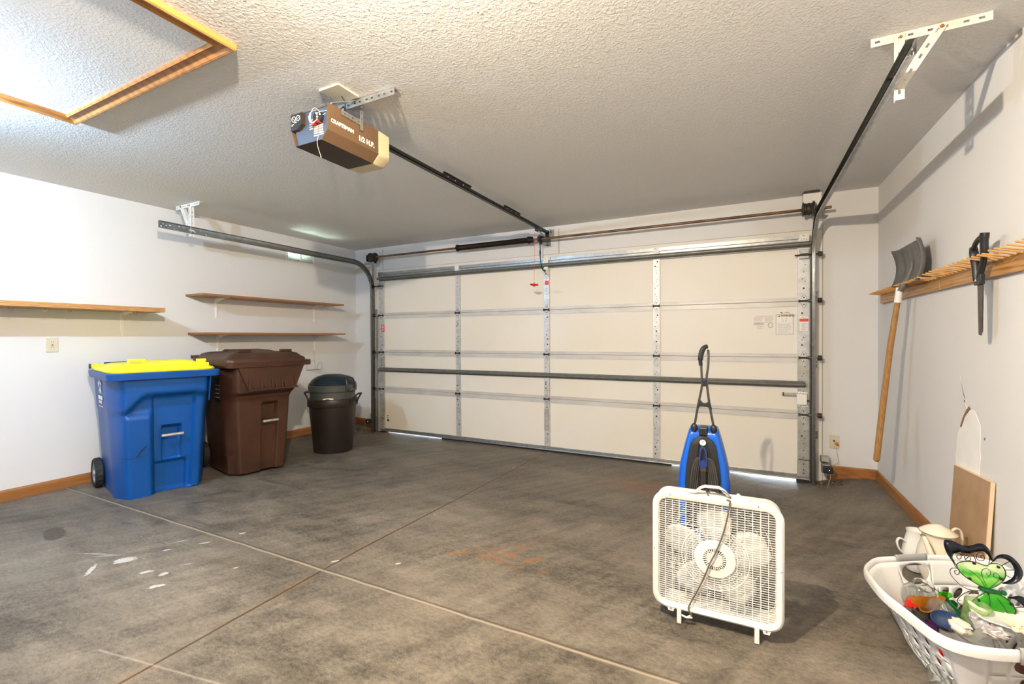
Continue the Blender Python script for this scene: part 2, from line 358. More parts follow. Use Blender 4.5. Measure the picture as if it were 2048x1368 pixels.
def thing(name, label, cat, loc=(0, 0, 0), rz=0, group=None, rot=None, kind=None):
    o = bpy.data.objects.new(name, None); C.objects.link(o); o.location = loc; o.rotation_euler = rot if rot else (0, 0, rz)
    o.empty_display_size = .05; return tag(o, label, cat, group, kind)
def text(body, mt, name, parent, size, o, ax, ay, bold=0, depth=.0006, align='LEFT'):
    cu = bpy.data.curves.new('t', 'FONT'); cu.body = body; cu.size = size; cu.offset = bold; cu.extrude = depth; cu.align_x = align; cu.resolution_u = 3
    t = bpy.data.objects.new('t', cu); C.objects.link(t); dg = bpy.context.evaluated_depsgraph_get(); dg.update()
    me = bpy.data.meshes.new_from_object(t.evaluated_get(dg)); bpy.data.objects.remove(t); me.name = name
    ax = Vector(ax); ay = Vector(ay); az = ax.normalized().cross(ay.normalized())
    for v in me.vertices: v.co = Vector(o)+ax*v.co.x+ay*v.co.y+az*v.co.z
    me.materials.clear(); me.materials.append(mt)
    ob = bpy.data.objects.new(name, me); C.objects.link(ob); ob.parent = parent; return ob
def perf(b, p0, p1, w, th, up, pitch=.055, slot=.03, hw=.011):
    """perforated strip from p0 to p1: two rails and cross webs around real slots; up = width direction"""
    p0, p1, up = Vector(p0), Vector(p1), Vector(up).normalized(); L = (p1-p0).length; t = (p1-p0)/L; up = (up-t*up.dot(t)).normalized()
    for s_ in (-1, 1):
        c = up*(s_*(w/2+hw/2)/2); b.bar(p0+c, p1+c, th, (w-hw)/2, up)
    n = max(1, int(L/pitch)); x = 0; k = 0; step = L/n
    for i in range(n+1):
        sl = slot if i % 2 == 0 else hw
        a0 = max(0, i*step-step/2+sl/2); a1 = min(L, i*step+step/2-sl/2)
        if a1 > a0: b.bar(p0+t*a0, p0+t*a1, th, hw+.001, up)
def catmull(pts, k=6, closed=False):
    P = [Vector(p) for p in pts]; n = len(P); out = []
    rng = range(n) if closed else range(n-1)
    for i in rng:
        if closed: a, b, c, d = P[i-1], P[i], P[(i+1) % n], P[(i+2) % n]
        else: a, b, c, d = P[max(i-1, 0)], P[i], P[i+1], P[min(i+2, n-1)]
        for j in range(k):
            t = j/k; out.append(.5*((2*b)+(c-a)*t+(2*a-5*b+4*c-d)*t*t+(3*b-a-3*c+d)*t**3))
    if not closed: out.append(P[-1])
    return out
def rrect(w, d, r, n=5):
    """rounded rectangle points, centred, ccw"""
    out = []
    for cx, cy, a0 in ((w/2-r, d/2-r, 0), (-w/2+r, d/2-r, 90), (-w/2+r, -d/2+r, 180), (w/2-r, -d/2+r, 270)):
        for i in range(n+1): a = radians(a0+90*i/n); out.append((cx+r*cos(a), cy+r*sin(a)))
    return out
#==STRUCTURE==
# ------------------------------------------------------------------ setting
def struct(b, name, **k): return tag(b.obj(name, **k), kind='structure')
b = mb(m_floor); NX, NY = 60, 60
xs_ = [XL-.1+(XR-XL+.2)*i/NX for i in range(NX+1)]; ys_ = [YF-.1]+[-2+ (YW+.12+2)*i/NY for i in range(NY+1)]
b.grid([[(x, y, ground(x, y)) for x in xs_] for y in ys_]); o = struct(b, 'floor', smooth=True)
md = o.modifiers.new('s', 'SOLIDIFY'); md.thickness = .12; md.offset = 1
b = mb(m_ceil); b.box((XL-.1, YF-.1, H), (XR+.1, YW+.1, H+.1)); struct(b, 'ceiling')
VY0, VY1, VZ0, VZ1 = 3.65, 4.02, 2.135, 2.232
b = mb(m_wall)
b.box((XL-.12, YF-.1, -.2), (XL, VY0, H)); b.box((XL-.12, VY1, -.2), (XL, YW+.1, H)); b.box((XL-.12, VY0, -.2), (XL, VY1, VZ0)); b.box((XL-.12, VY0, VZ1), (XL, VY1, H))
struct(b, 'wall_left')
b = mb(m_wall); b.box((XR, YF-.1, -.2), (XR+.12, YW+.1, H)); struct(b, 'wall_right')
b = mb(m_wall); b.box((XL, YW, -.2), (-4.47, YW+.12, H)); b.box((.624, YW, -.2), (XR, YW+.12, H)); b.box((-4.47, YW, 2.118), (.624, YW+.12, H)); struct(b, 'wall_back')
b = mb(mat('rear_wall_paint', (.24, .21, .18), .8)); b.box((XL-.12, YF-.12, -.2), (XR+.12, YF, H)); struct(b, 'wall_front')  # unseen rear wall, coloured dark to lower the bounced light
# painted door jambs and header board, with dark seams to the drywall
b = mb(m_jamb); b.box((.470, YW-.004, -.1), (.621, YW+.12, 2.115)); struct(b, 'trim_1')
b = mb(m_jamb); b.box((-4.467, YW-.004, -.1), (-4.330, YW+.12, 2.115)); struct(b, 'trim_2')
b = mb(m_jamb); b.box((-4.330, YW-.004, 2.04), (.470, YW+.12, 2.115)); struct(b, 'trim_3')
b = mb(m_hole)
for x in (-4.347, -1.804): b.box((x-.0015, YW-.002, 2.12), (x+.0015, YW+.001, H-.03))
b.box((.6225, YW-.001, .08), (.6245, YW+.001, H-.03)); b.box((-1.8, YW-.001, 2.1155), (.62, YW+.001, 2.118)); struct(b, 'trim_4')
# baseboards
def baseboard(name, p0, p1, nrm, h=.085, t=.012):
    b = mb(m_base); p0, p1, n = Vector(p0), Vector(p1), Vector(nrm); L = (p1-p0).length; k = max(1, int(L/.35)); rows = []
    for i in range(k+1):
        p = p0.lerp(p1, i/k); g = ground(*(p+n*.02).xy)-.02
        rows.append([p+Vector((0, 0, g)), p+n*t+Vector((0, 0, g)), p+n*t+Vector((0, 0, h-.012)), p+n*(t*.5)+Vector((0, 0, h)), p+Vector((0, 0, h))])
    b.loft(rows); struct(b, name)
baseboard('baseboard_left', (XL, YF, 0), (XL, YW, 0), (1, 0, 0))
baseboard('baseboard_right', (XR, YF, 0), (XR, YW, 0), (-1, 0, 0), .075)
baseboard('baseboard_back', (.66, YW, 0), (XR, YW, 0), (0, -1, 0), .078)
baseboard('baseboard_corner', (XL, YW, 0), (-4.50, YW, 0), (0, -1, 0), .075)
# outside
b = mb(m_drive); b.box((-8, YW+.12, -.30), (5, YW+9, -.10)); struct(b, 'driveway')
b = mb(m_grass); b.box((-16, -8, -.4), (XL-.25, 18, -.2)); struct(b, 'lawn')
# attic hatch
hx0, hx1, hy0, hy1 = -3.285, -1.955, .45, 1.130
t = thing('attic_hatch', 'textured white ceiling hatch panel framed in honey oak moulding', 'hatch', ((hx0+hx1)/2, (hy0+hy1)/2, H))
cx, cy = (hx0+hx1)/2, (hy0+hy1)/2
b = mb(m_panel); b.box((hx0-cx, hy0-cy, -.006), (hx1-cx, hy1-cy, .02)); b.obj('hatch_panel', t)
b = mb(m_oak); prof = [(-.004, 0), (-.004, .014), (.003, .020), (.010, .014), (.018, .010), (.040, .016), (.050, .024), (.058, .026), (.064, .022), (.064, 0)]
rings = []
for d, h in prof:
    rings.append([(hx0-cx-d, hy0-cy-d, -h), (hx1-cx+d, hy0-cy-d, -h), (hx1-cx+d, hy1-cy+d, -h), (hx0-cx-d, hy1-cy+d, -h)])
b.grid(rings, True); b.obj('oak_moulding', t)
# unseen porcelain lampholders, added above the two bulbs to block upward light (the bulbs' own light is set at the top)
for lx_, lab in ((-.72, 'added porcelain ceiling lampholder with warm bulb, right of the attic hatch'), (-3.30, 'added porcelain ceiling lampholder with cool bulb, left of the attic hatch')):
    t = thing('ceiling_lamp', lab, 'ceiling lamp', (lx_, .41 if lx_ > -1 else .42, H))
    b = mb(mat('lampholder_porcelain', (.62, .62, .60), .4)); b.lathe([(.072, 0), (.072, -.012), (.066, -.030), (.045, -.045), (.030, -.060), (.026, -.060), (.004, -.055)], n=28); b.obj('lampholder', t, smooth=True, angle=50)
    b = mb(m_galv if 'm_galv' in globals() else m_white); b.lathe([(.014, -.056), (.014, -.082), (.010, -.090), (.003, -.092)], n=16); b.obj('bulb_base', t, smooth=True)
# wall vent
t = thing('wall_vent', 'white louvred vent high on the left wall, daylight showing through', 'vent', (XL, (VY0+VY1)/2, (VZ0+VZ1)/2))
b = mb(m_white); hw, hh = (VY1-VY0)/2, (VZ1-VZ0)/2
for a, c in (((0, -hw-.015, -hh-.015), (.008, hw+.015, -hh+.004)), ((0, -hw-.015, hh-.004), (.008, hw+.015, hh+.015)), ((0, -hw-.015, -hh), (.008, -hw+.004, hh)), ((0, hw-.004, -hh), (.008, hw+.015, hh)), ((0, -.006, -hh), (.008, .006, hh))): b.box(a, c)
b.obj('vent_frame', t, bevel=.001)
for i in range(9):
    z = -hh+.004+i*(2*hh-.010)/8.4
    b = mb(mat('vent_slat_paint', (.50, .51, .50), .5)); b.box((-.016, -hw, z), (.006, hw, z+.0022), rot=(0, radians(-34), 0)); b.obj('slat', t)
def rootloc(p):
    while p.parent is not None: p = p.parent
    return p.location.copy()
def wobj(b, name, parent, **k):
    """mesh drawn in room coordinates, stored relative to its thing's base"""
    o = b.obj(name, parent, **k); o.data.transform(Matrix.Translation(-rootloc(parent))); return o
#==DOOR==
DX0 = -4.3222; ST = [0, 1.224, 2.3945, 3.5669, 4.8006]; DX = [DX0+s for s in ST]
JZ = [-.055, .511, 1.0043, 1.4966, 2.045]
YD = 4.682
dr = thing('door_1', 'closed cream sectional garage door with galvanised stiles and struts', 'garage door', (-1.922, YD, 0), kind='structure')
secs = []
for i in range(4):
    z0, z1 = JZ[i], JZ[i+1]
    b = mb(m_skin); b.box((DX[0]-.035, YD, z0+.002), (DX[4]+.035, YD+.045, z1-.0015)); b.m(m_hole); b.box((DX[0]-.035, YD+.012, z0-.006), (DX[4]+.035, YD+.035, z0+.006))
    s = wobj(b, 'door_section', dr); secs.append(s)
    for k in range(4):
        for zz, zt in ((z0+.004, z0+.032), (z1-.045, z1-.004)):
            if i == 0 and zz < .1: continue
            if i == 3 and zz > 2: continue
            b = mb(m_rail); b.box((DX[k]+.03, YD-.004, zz), (DX[k+1]-.03, YD+.001, zt)); b.box((DX[k]+.03, YD-.006, zt-.003 if zz < z0+.02 else zz), (DX[k+1]-.03, YD, zt if zz < z0+.02 else zz+.003))
            wobj(b, 'section_rail', s)
# punched stiles
def stile(xc, w, z0, z1, mt, parent, rnd, end=False):
    b = mb(mt); b.box((xc-w/2, YD-.018, z0+.006), (xc+w/2, YD+.001, z1-.006)); b.m(m_hole)
    z = z0+.05
    while z < z1-.04:
        x = xc+rnd.choice((-.012, 0, 0, .010)); r = .0045 if rnd.random() < .8 else .008
        b.cyl((x, YD-.0185, z), (x, YD-.0175, z), r, n=8); z += rnd.choice((.022, .045, .06))
    return wobj(b, 'end_stile' if end else 'centre_stile', parent)
rnd = random.Random(3)
for i in range(4):
    for k in range(5):
        end = k in (0, 4); w = .088 if end else .064
        xc = DX[k]+(-.0 if not end else (.0 if k == 0 else .0))
        m_ = m_stiled if (end and i < 2) else (m_stile)
        st = stile(xc, w, JZ[i]+(.035 if i == 0 else 0), JZ[i+1], m_, secs[i], rnd, end)
# hinges (one part per hinge: plates, knuckle)
for i in (1, 2, 3):
    for k in range(5):
        end = k in (0, 4); xc = DX[k]; z = JZ[i]; w = .062 if end else .05
        b = mb(m_stile)
        y0 = YD-.021
        for sg in (1, -1):
            b.prism([(-w/2, 0), (w/2, 0), (w*.22, .062*sg), (-w*.22, .062*sg)], (xc, y0, z+.006*sg), (1, 0, 0), (0, 0, 1), (0, -.004, 0))
            b.m(m_grime)
            for q in (-1, 1): b.bar((xc+q*w*.40, y0-.0045, z+.012*sg), (xc+q*.006, y0-.0045, z+.056*sg), .0022, .0022)
            b.cyl((xc, y0-.007, z+.030*sg), (xc, y0-.003, z+.030*sg), .006, n=6); b.m(m_stile)
        b.m(m_grime); b.cyl((xc-w*.62, y0-.012, z), (xc+w*.62, y0-.012, z), .008, n=10)
        for q in (-1, 1): b.box((xc+q*w*.58-.003, y0-.018, z-.014), (xc+q*w*.58+.003, y0, z+.014))
        wobj(b, 'hinge', secs[i])
        if end:
            sg = -1 if k == 0 else 1; b = mb(m_galv)
            b.cyl((xc+sg*.03, y0-.016, z), (xc+sg*.115, y0-.016, z), .0055, n=8); b.m(m_grime); b.cyl((xc+sg*.100, y0-.016, z), (xc+sg*.128, y0-.016, z), .022, n=16)
            wobj(b, 'roller', secs[i])
for k, z in ((0, 1.885), (4, 1.890)):   # top roller brackets
    sg = -1 if k == 0 else 1; xc = DX[k]; b = mb(m_galv)
    b.box((xc-.035, YD-.045, z-.03), (xc+.035, YD-.018, z+.05)); b.m(m_grime); b.cyl((xc-sg*.07, YD-.05, z), (xc+sg*.115, YD-.05, z), .007, n=8); b.cyl((xc+sg*.10, YD-.05, z), (xc+sg*.128, YD-.05, z), .022)
    b.box((xc-.03, YD-.058, z-.008), (xc+.03, YD-.04, z+.012)); wobj(b, 'top_roller_bracket', secs[3], bevel=.002)
# struts: hat sections
def strut(z, d, x0, x1, h, mt, parent):
    prof = [(-h/2-.014, 0), (-h/2, 0), (-h/2, d*.8), (-h/2+.010, d), (h/2-.010, d), (h/2, d*.8), (h/2, 0), (h/2+.014, 0)]
    b = mb(mt); rows = [[(x, YD-.0185-dd, z+a) for a, dd in prof] for x in (x0, x1)]; b.grid(rows); return wobj(b, 'strut', parent, solid=.0015)
strut(1.985, .048, DX[0]-.035, DX[4]+.05, .030, m_track, secs[3]); strut(.772, .040, DX[0]-.035, DX[4]+.01, .028, m_track, secs[1])
# folded top rail above the top strut
b = mb(m_galv); b.box((DX[0]-.03, YD-.034, 2.036), (DX[4]+.04, YD+.001, 2.068)); b.box((DX[0]-.03, YD-.010, 2.012), (DX[4]+.04, YD-.001, 2.036)); wobj(b, 'top_rail', secs[3])
for k in range(5):
    b = mb(m_white if k else m_galv); w = .056 if k not in (0, 4) else .075
    b.box((DX[k]-w/2, YD-.038, 2.008), (DX[k]+w/2, YD-.020, 2.073)); b.m(m_hole)
    for dx, dz in ((-.018, .012), (.0, .02), (.018, .012), (0, .045), (-.008, .05)): b.cyl((DX[k]+dx, YD-.0386, 2.010+dz), (DX[k]+dx, YD-.0375, 2.010+dz), .0035, n=6)
    wobj(b, 'strut_plate', secs[3])
b = mb(m_galv); b.box((DX[0]-.04, YD-.008, -.060), (DX[4]+.045, YD+.047, -.016)); b.box((DX[0]-.04, YD-.014, -.060), (DX[4]+.045, YD+.0, -.052)); wobj(b, 'bottom_retainer', secs[0], bevel=.002)
b = mb(m_rub); b.box((-3.36, YD+.0, -.110), (-.62, YD+.043, -.058)); b.box((-.52, YD, -.110), (-.26, YD+.043, -.058)); b.box((DX[4]-.05, YD, -.13), (DX[4]+.045, YD+.043, -.058)); b.box((DX[0]-.04, YD, -.13), (DX[0]+.06, YD+.043, -.058)); wobj(b, 'bottom_seal', secs[0])
for k in (0, 4):
    b = mb(m_stiled); xc = DX[k]; b.box((xc-.048, YD-.024, -.03), (xc+.040, YD-.018, .115)); b.m(m_hole)
    for dz in (.0, .03, .08): b.cyl((xc, YD-.025, dz), (xc, YD-.0238, dz), .006, n=8)
    b.m(m_grime); b.cyl((xc-.04, YD-.03, .118), (xc+.045, YD-.03, .118), .003, n=6); wobj(b, 'bottom_bracket', secs[0])
# slide lock
b = mb(m_white); b.box((.425, YD-.048, .598), (.500, YD-.022, .690)); b.box((.418, YD-.026, .580), (.508, YD-.020, .596)); b.box((.418, YD-.026, .692), (.508, YD-.020, .708)); b.m(m_hole)
for dz in (.588, .700):
    for q in range(4): b.cyl((.432+q*.021, YD-.0268, dz), (.432+q*.021, YD-.0256, dz), .003, n=6)
lk = wobj(b, 'slide_lock', secs[1], bevel=.002)
b = mb(m_stiled); b.box((.322, YD-.034, .672), (.430, YD-.020, .694)); b.m(m_grime); b.box((.320, YD-.040, .668), (.330, YD-.02, .698)); b.box((.50, YD-.036, .625), (.520, YD-.026, .64)); wobj(b, 'lock_bolt', lk)
# operator bracket on the middle stile
b = mb(m_white); b.box((DX[2]-.022, YD-.034, 1.86), (DX[2]+.022, YD-.018, 1.99)); b.box((DX[2]-.018, YD-.062, 1.905), (DX[2]-.012, YD-.018, 1.945)); b.box((DX[2]+.012, YD-.062, 1.905), (DX[2]+.018, YD-.018, 1.945)); b.m(m_galv)
for sg in (-1, 1): b.cyl((DX[2]+sg*.018, YD-.036, 1.875), (DX[2]-sg*.012, YD-.036, 1.905), .006, n=8)
wobj(b, 'operator_bracket', secs[3])
# stickers
YS = YD-.0005
def lines(b, x0, x1, z0, n, dz, h, rnd, mt):
    b.m(mt)
    for i in range(n): w = (x1-x0)*rnd.uniform(.7, 1); b.box((x0, YS-.0012, z0-i*dz), (x0+w, YS-.0006, z0-i*dz+h))
b = mb(m_brn); b.box((.270, YS-.0007, 1.206), (.403, YS, 1.386)); b.m(m_lab); b.box((.273, YS-.0010, 1.209), (.400, YS-.0002, 1.383)); b.m(m_labt); b.box((.273, YS-.0012, 1.362), (.400, YS-.0004, 1.383)); b.m(m_brn); b.box((.273, YS-.0013, 1.306), (.400, YS-.0004, 1.3075))
r2 = random.Random(5); lines(b, .285, .392, 1.294, 9, .0095, .004, r2, m_inkl); b.m(m_inkb); b.prism([(0, 0), (.016, 0), (.008, .014)], (.288, YS-.0013, 1.365), (1, 0, 0), (0, 0, 1), (0, .0005, 0))
b.m(m_ink); b.box((.322, YS-.0013, 1.322), (.328, YS-.0008, 1.332)); b.box((.345, YS-.0013, 1.344), (.356, YS-.0008, 1.349)); b.box((.322, YS-.0013, 1.336), (.326, YS-.0008, 1.345)); b.box((.340, YS-.0013, 1.325), (.352, YS-.0008, 1.330))
wl = tag(wobj(b, 'warning_label', secs[2]), 'brown-bordered white warning label')
tx = text('WARNING', m_inkb, 'warning_text', wl, .0215, (.308-dr.location.x, YS-.0014-YD, 1.3655), (1, 0, 0), (0, 0, 1), .0006)
b = mb(m_inkb); b.sphere((.309, YS-.0004, 1.402), .0045, 6, (1, .15, 1)); b.sphere((.317, YS-.0004, 1.397), .005, 6, (1, .15, 1)); b.m(m_brn); b.box((.332, YS-.001, 1.397), (.378, YS-.0003, 1.3995)); b.m(m_ink); b.box((.342, YS-.001, 1.4015), (.368, YS-.0003, 1.4045)); wobj(b, 'maker_mark', secs[2])
b = mb(m_ink); b.box((.112, YS-.0009, 1.371), (.252, YS, 1.3735)); b.m(m_labt)
lines(b, .096, .174, 1.360, 4, .010, .0045, r2, m_inkl); lines(b, .184, .262, 1.360, 6, .009, .004, r2, m_inkl); b.m(m_inkl); b.box((.096, YS-.0008, 1.292), (.176, YS, 1.318)); b.m(m_ink); b.box((.112, YS-.0014, 1.307), (.146, YS-.0008, 1.311)); lines(b, .120, .172, 1.280, 4, .0075, .003, r2, m_inkl)
wobj(b, 'notice_print', secs[2])
b = mb(m_ink); ring = [(.228+.019*cos(2*pi*i/24), YS-.0006, 1.290+.021*sin(2*pi*i/24)) for i in range(24)]; b.tube(ring, .0022, 5, True); b.bar((.214, YS-.0006, 1.302), (.243, YS-.0006, 1.279), .003, .0012); wobj(b, 'prohibition_mark', secs[2])
b = mb(m_lab); b.box((.448, YD-.0195, 1.236), (.512, YD-.0186, 1.362)); b.m(m_redlab); b.box((.448, YD-.0199, 1.318), (.512, YD-.0188, 1.343)); YS = YD-.0190; lines(b, .458, .502, 1.352, 1, .01, .004, r2, m_ink); lines(b, .462, .500, 1.300, 6, .011, .003, r2, m_ink); YS = YD-.0005
tag(wobj(b, 'caution_label', secs[2]), 'white label with red band')
b = mb(m_redlab); b.box((-4.322, YD-.0200, 1.275), (-4.270, YD-.0186, 1.368)); b.m(m_lab)
for q in range(4): b.box((-4.312, YD-.0204, 1.288+q*.02), (-4.282, YD-.0198, 1.296+q*.02))
tag(wobj(b, 'spring_warning_tag', secs[2]), 'red warning tag')
b = mb(m_redlab); b.box((-1.946, YD-.0200, 1.772), (-1.901, YD-.0186, 1.818), rot=(0, radians(4), 0)); tag(wobj(b, 'red_square_sticker', secs[3]), 'red square sticker')
b = mb(m_inkb)
b.sphere((-4.244, YD-.0005, .150), .008, 8, (1.2, .1, .9)); b.sphere((-4.226, YD-.0005, .152), .006, 8, (1.2, .1, .9)); b.bar((-4.246, YD-.001, .135), (-4.228, YD-.001, .112), .008, .001, (1, 0, 0)); b.bar((-4.228, YD-.001, .135), (-4.244, YD-.001, .112), .006, .001, (1, 0, 0)); b.box((-4.252, YD-.0012, .078), (-4.216, YD-.0003, .104)); wobj(b, 'pinch_point_sticker', secs[0])
b = mb(m_stiled); b.box((DX[2]-.0325, YD-.0195, .155), (DX[2]+.0225, YD-.018, .400)); b.m(m_lab)
for q in (.19, .23, .29, .33): b.cyl((DX[2]-.004, YD-.0202, q), (DX[2]-.004, YD-.019, q), .0042, n=8)
tag(wobj(b, 'stile_patch', secs[0]), 'dull green-grey patch on the stile')
#==TRACKS==
def arc_path(x, zt, yend, zb=-.08, r=.34, yv=YD-.060):
    pts = [(x, yv, zb), (x, yv, zt-r)]
    for i in range(1, 15): a = pi/2*i/15; pts.append((x, yv-r*(1-cos(a)), zt-r+r*sin(a)))
    pts += [(x, yv-r, zt), (x, yend, zt)]; return pts
def track(x, sg, zt, zend, yend, label):
    t = thing('door_track', label, 'door track', (x, YD-.06, ground(x, YD-.06)), group='door tracks')
    P = arc_path(x, zt, yend); P[-1] = (x, yend, zend)
    # C channel: web on the outer side, lips turned towards the door
    pr = [(-.027, -sg*.028), (-.030, -sg*.022), (-.030, -sg*.004), (-.026, 0), (.026, 0), (.030, -sg*.004), (.030, -sg*.022), (.027, -sg*.028)]
    b = mb(m_trackd if sg > 0 else m_track); b.sweep(pr[:5], P, (1, 0, 0)); wobj(b, 'channel', t, solid=.002, smooth=True)
    b = mb(m_galv if sg > 0 else m_track); b.sweep(pr[4:], P, (1, 0, 0)); wobj(b, 'channel_lip', t, solid=.002, smooth=True)
    # bright spots of bare metal near the free end
    r3 = random.Random(1)
    for i in range(11):
        y = yend+.02+.42*(i/11)**1.4; z = zend+(zt-zend)*(y-yend)/2.2+r3.uniform(-.018, .018); b = mb(m_white); b.cyl((x-sg*.0015, y, z), (x-sg*.0025, y, z), r3.uniform(.003, .006), n=8); wobj(b, 'bolt_hole', t)
    # jamb brackets
    for z in (.33, .95, 1.55):
        b = mb(m_galv); b.box((x+sg*.0, YD-.062, z-.035), (x+sg*.005, YW-.004, z+.035)); b.box((min(x, x+sg*.035), YW-.009, z-.035), (max(x, x+sg*.035), YW-.0045, z+.035)); b.m(m_track)
        for dz in (-.02, .015): b.cyl((x+sg*.02, YW-.016, z+dz), (x+sg*.02, YW-.008, z+dz), .006, n=6)
        wobj(b, 'jamb_bracket', t)
    # slotted angle from floor to bend, and the short flag angle behind the bend
    b = mb(m_galv); perf(b, (x+sg*.004, YD-.028, 1.52), (x+sg*.004, YD-.028, 2.20), .034, .002, (0, 1, 0), .04, .02, .006); wobj(b, 'flag_angle', t)
    b = mb(m_galv); b.box((min(x+sg*.003, x-sg*.030), YW-.035, -.06), (max(x+sg*.003, x-sg*.030), YW-.031, 1.5)) ; b.box((x+sg*.003-.001, YW-.035, -.06), (x+sg*.003+.001, YW-.005, 1.5)); wobj(b, 'wall_angle', t)
    return t
track(-4.452, -1, 2.172, 2.176, 2.116, 'grey steel track curving up beside the left wall')
track(.557, 1, 2.185, 2.228, 2.120, 'dark steel track curving up beside the right wall')
def hanger(x, sg, label, mt, x0, x1, xd, zt):
    t = thing('track_hanger', label, 'hanger', (x, 2.39, H), group='track hangers')
    b = mb(mt); perf(b, (x0, 2.375, H-.018), (x1, 2.375, H-.018), .034, .0025, (0, 0, 1), .048, .026, .009)
    perf(b, (x0, 2.392, H-.002), (x1, 2.392, H-.002), .034, .0025, (0, 1, 0), .048, .026, .009); b.m(m_rust)
    for q in (.12, .5, .9): b.sphere((x0+(x1-x0)*q, 2.385, H-.008), .006, 6)
    wobj(b, 'ceiling_angle', t)
    b = mb(mt); perf(b, (x+sg*.004, 2.372, H-.004), (x+sg*.004, 2.372, zt-.05), .034, .0025, (1, 0, 0), .048, .026, .009); perf(b, (x+sg*.013, 2.388, H-.004), (x+sg*.013, 2.388, zt-.05), .032, .0025, (0, 1, 0), .048, .026, .009)
    b.m(m_rust); b.sphere((x, 2.37, H-.02), .006, 6); wobj(b, 'upright_angle', t)
    b = mb(mt); perf(b, (xd, 2.369, H-.012), (x+sg*.008, 2.369, zt-.005), .034, .0025, (1, 0, 0), .048, .026, .009); perf(b, (xd+.016, 2.384, H-.012), (x+sg*.008+.016, 2.384, zt-.005), .030, .0025, (0, 1, 0), .048, .026, .009)
    b.m(m_rust); b.sphere((xd, 2.365, H-.018), .007, 6); wobj(b, 'brace_angle', t); return t
hanger(-4.468, 1, 'small white slotted steel hanger holding the left track', m_white, -4.69, -4.32, -4.60, 2.172)
hanger(.575, -1, 'white slotted steel hanger with rust flecks, by the right wall', m_whiter, .478, .850, .700, 2.200)
#==TORSION==
ts = thing('torsion_shaft', 'rusty torsion shaft with dark spring above the garage door', 'torsion spring', (-1.92, YW-.13, 2.265))
YT = YW-.145; ZT = 2.268
b = mb(m_rusty); b.cyl((-4.50, YT, ZT), (.665, YT, ZT-.004), .0125, n=14); wobj(b, 'shaft', ts, smooth=True)
b = mb(m_dark); prof = []; N = 150; x0, x1 = -3.00, -2.10
rings = []
for i in range(N+1):
    x = x0+(x1-x0)*i/N; r = .029+(.003 if i % 2 else -.002); rings.append([(x, YT+r*cos(2*pi*k/16), ZT+r*sin(2*pi*k/16)) for k in range(16)])
b.loft(rings); wobj(b, 'torsion_spring', ts)
for x in (-3.02, -2.08):
    b = mb(m_dark); b.cyl((x-.022, YT, ZT), (x+.022, YT, ZT), .036, .034, 16); b.cyl((x-.030, YT, ZT), (x-.018, YT, ZT), .041, n=16); wobj(b, 'winding_cone', ts, bevel=.002)
for x, sg in ((-4.385, -1), (.500, 1)):
    b = mb(m_grime); rr = [(.030, -.045), (.058, -.040), (.060, -.034), (.048, -.030), (.050, -.02), (.046, -.010), (.050, 0), (.050, .010), (.046, .02), (.050, .028), (.063, .033), (.064, .042), (.03, .046)]
    b.lathe(rr, (x, YT, ZT), 28, rot=(0, radians(90*sg), 0)); wobj(b, 'cable_drum', ts, smooth=True)
    b = mb(m_grime); xe = x+sg*.078; b.box((xe-.003, YT-.045, ZT-.055), (xe+.003, YW-.004, ZT+.030)); b.cyl((xe-.010, YT, ZT), (xe+.010, YT, ZT), .028, n=16); wobj(b, 'end_bearing_plate', ts)
    b = mb(m_galv); xa = x+sg*.04; b.box((min(xa, xa+sg*.10), YT-.02, ZT-.075), (max(xa, xa+sg*.10), YT+.10, ZT-.070)) if sg > 0 else perf(b, (x-.16, YT-.005, ZT-.078), (x+.02, YT-.005, ZT-.078), .034, .0025, (0, 0, 1), .04, .02, .008); wobj(b, 'horizontal_angle', ts)
    b = mb(m_gwire); b.tube([(x+sg*.03, YT-.045, ZT-.02), (x+sg*.055, YD-.03, 1.2), (x+sg*.058, YD-.025, .02)], .0016, 5); wobj(b, 'lift_cable', ts)
    if sg > 0:
        b = mb(m_white); b.box((x-.03, YT+.03, ZT+.03), (x+.10, YW-.004, H-.015)); b.m(m_grime); b.box((x-.028, YT-.0, H-.016), (x+.085, YW-.006, H-.006)); wobj(b, 'bearing_block', ts)
b = mb(m_galv); b.box((-1.975, YT-.005, ZT-.06), (-1.970, YW-.004, ZT+.055)); b.box((-2.01, YW-.012, ZT-.07), (-1.90, YW-.005, ZT+.075)); b.m(m_grime); b.cyl((-1.99, YT, ZT), (-1.955, YT, ZT), .030, n=16)
for q in (-.05, .055): b.cyl((-1.93, YW-.03, ZT+q), (-1.93, YW-.010, ZT+q), .010, n=6)
b.sphere((-1.95, YT-.02, ZT-.045), .02, 8); wobj(b, 'centre_bracket', ts)
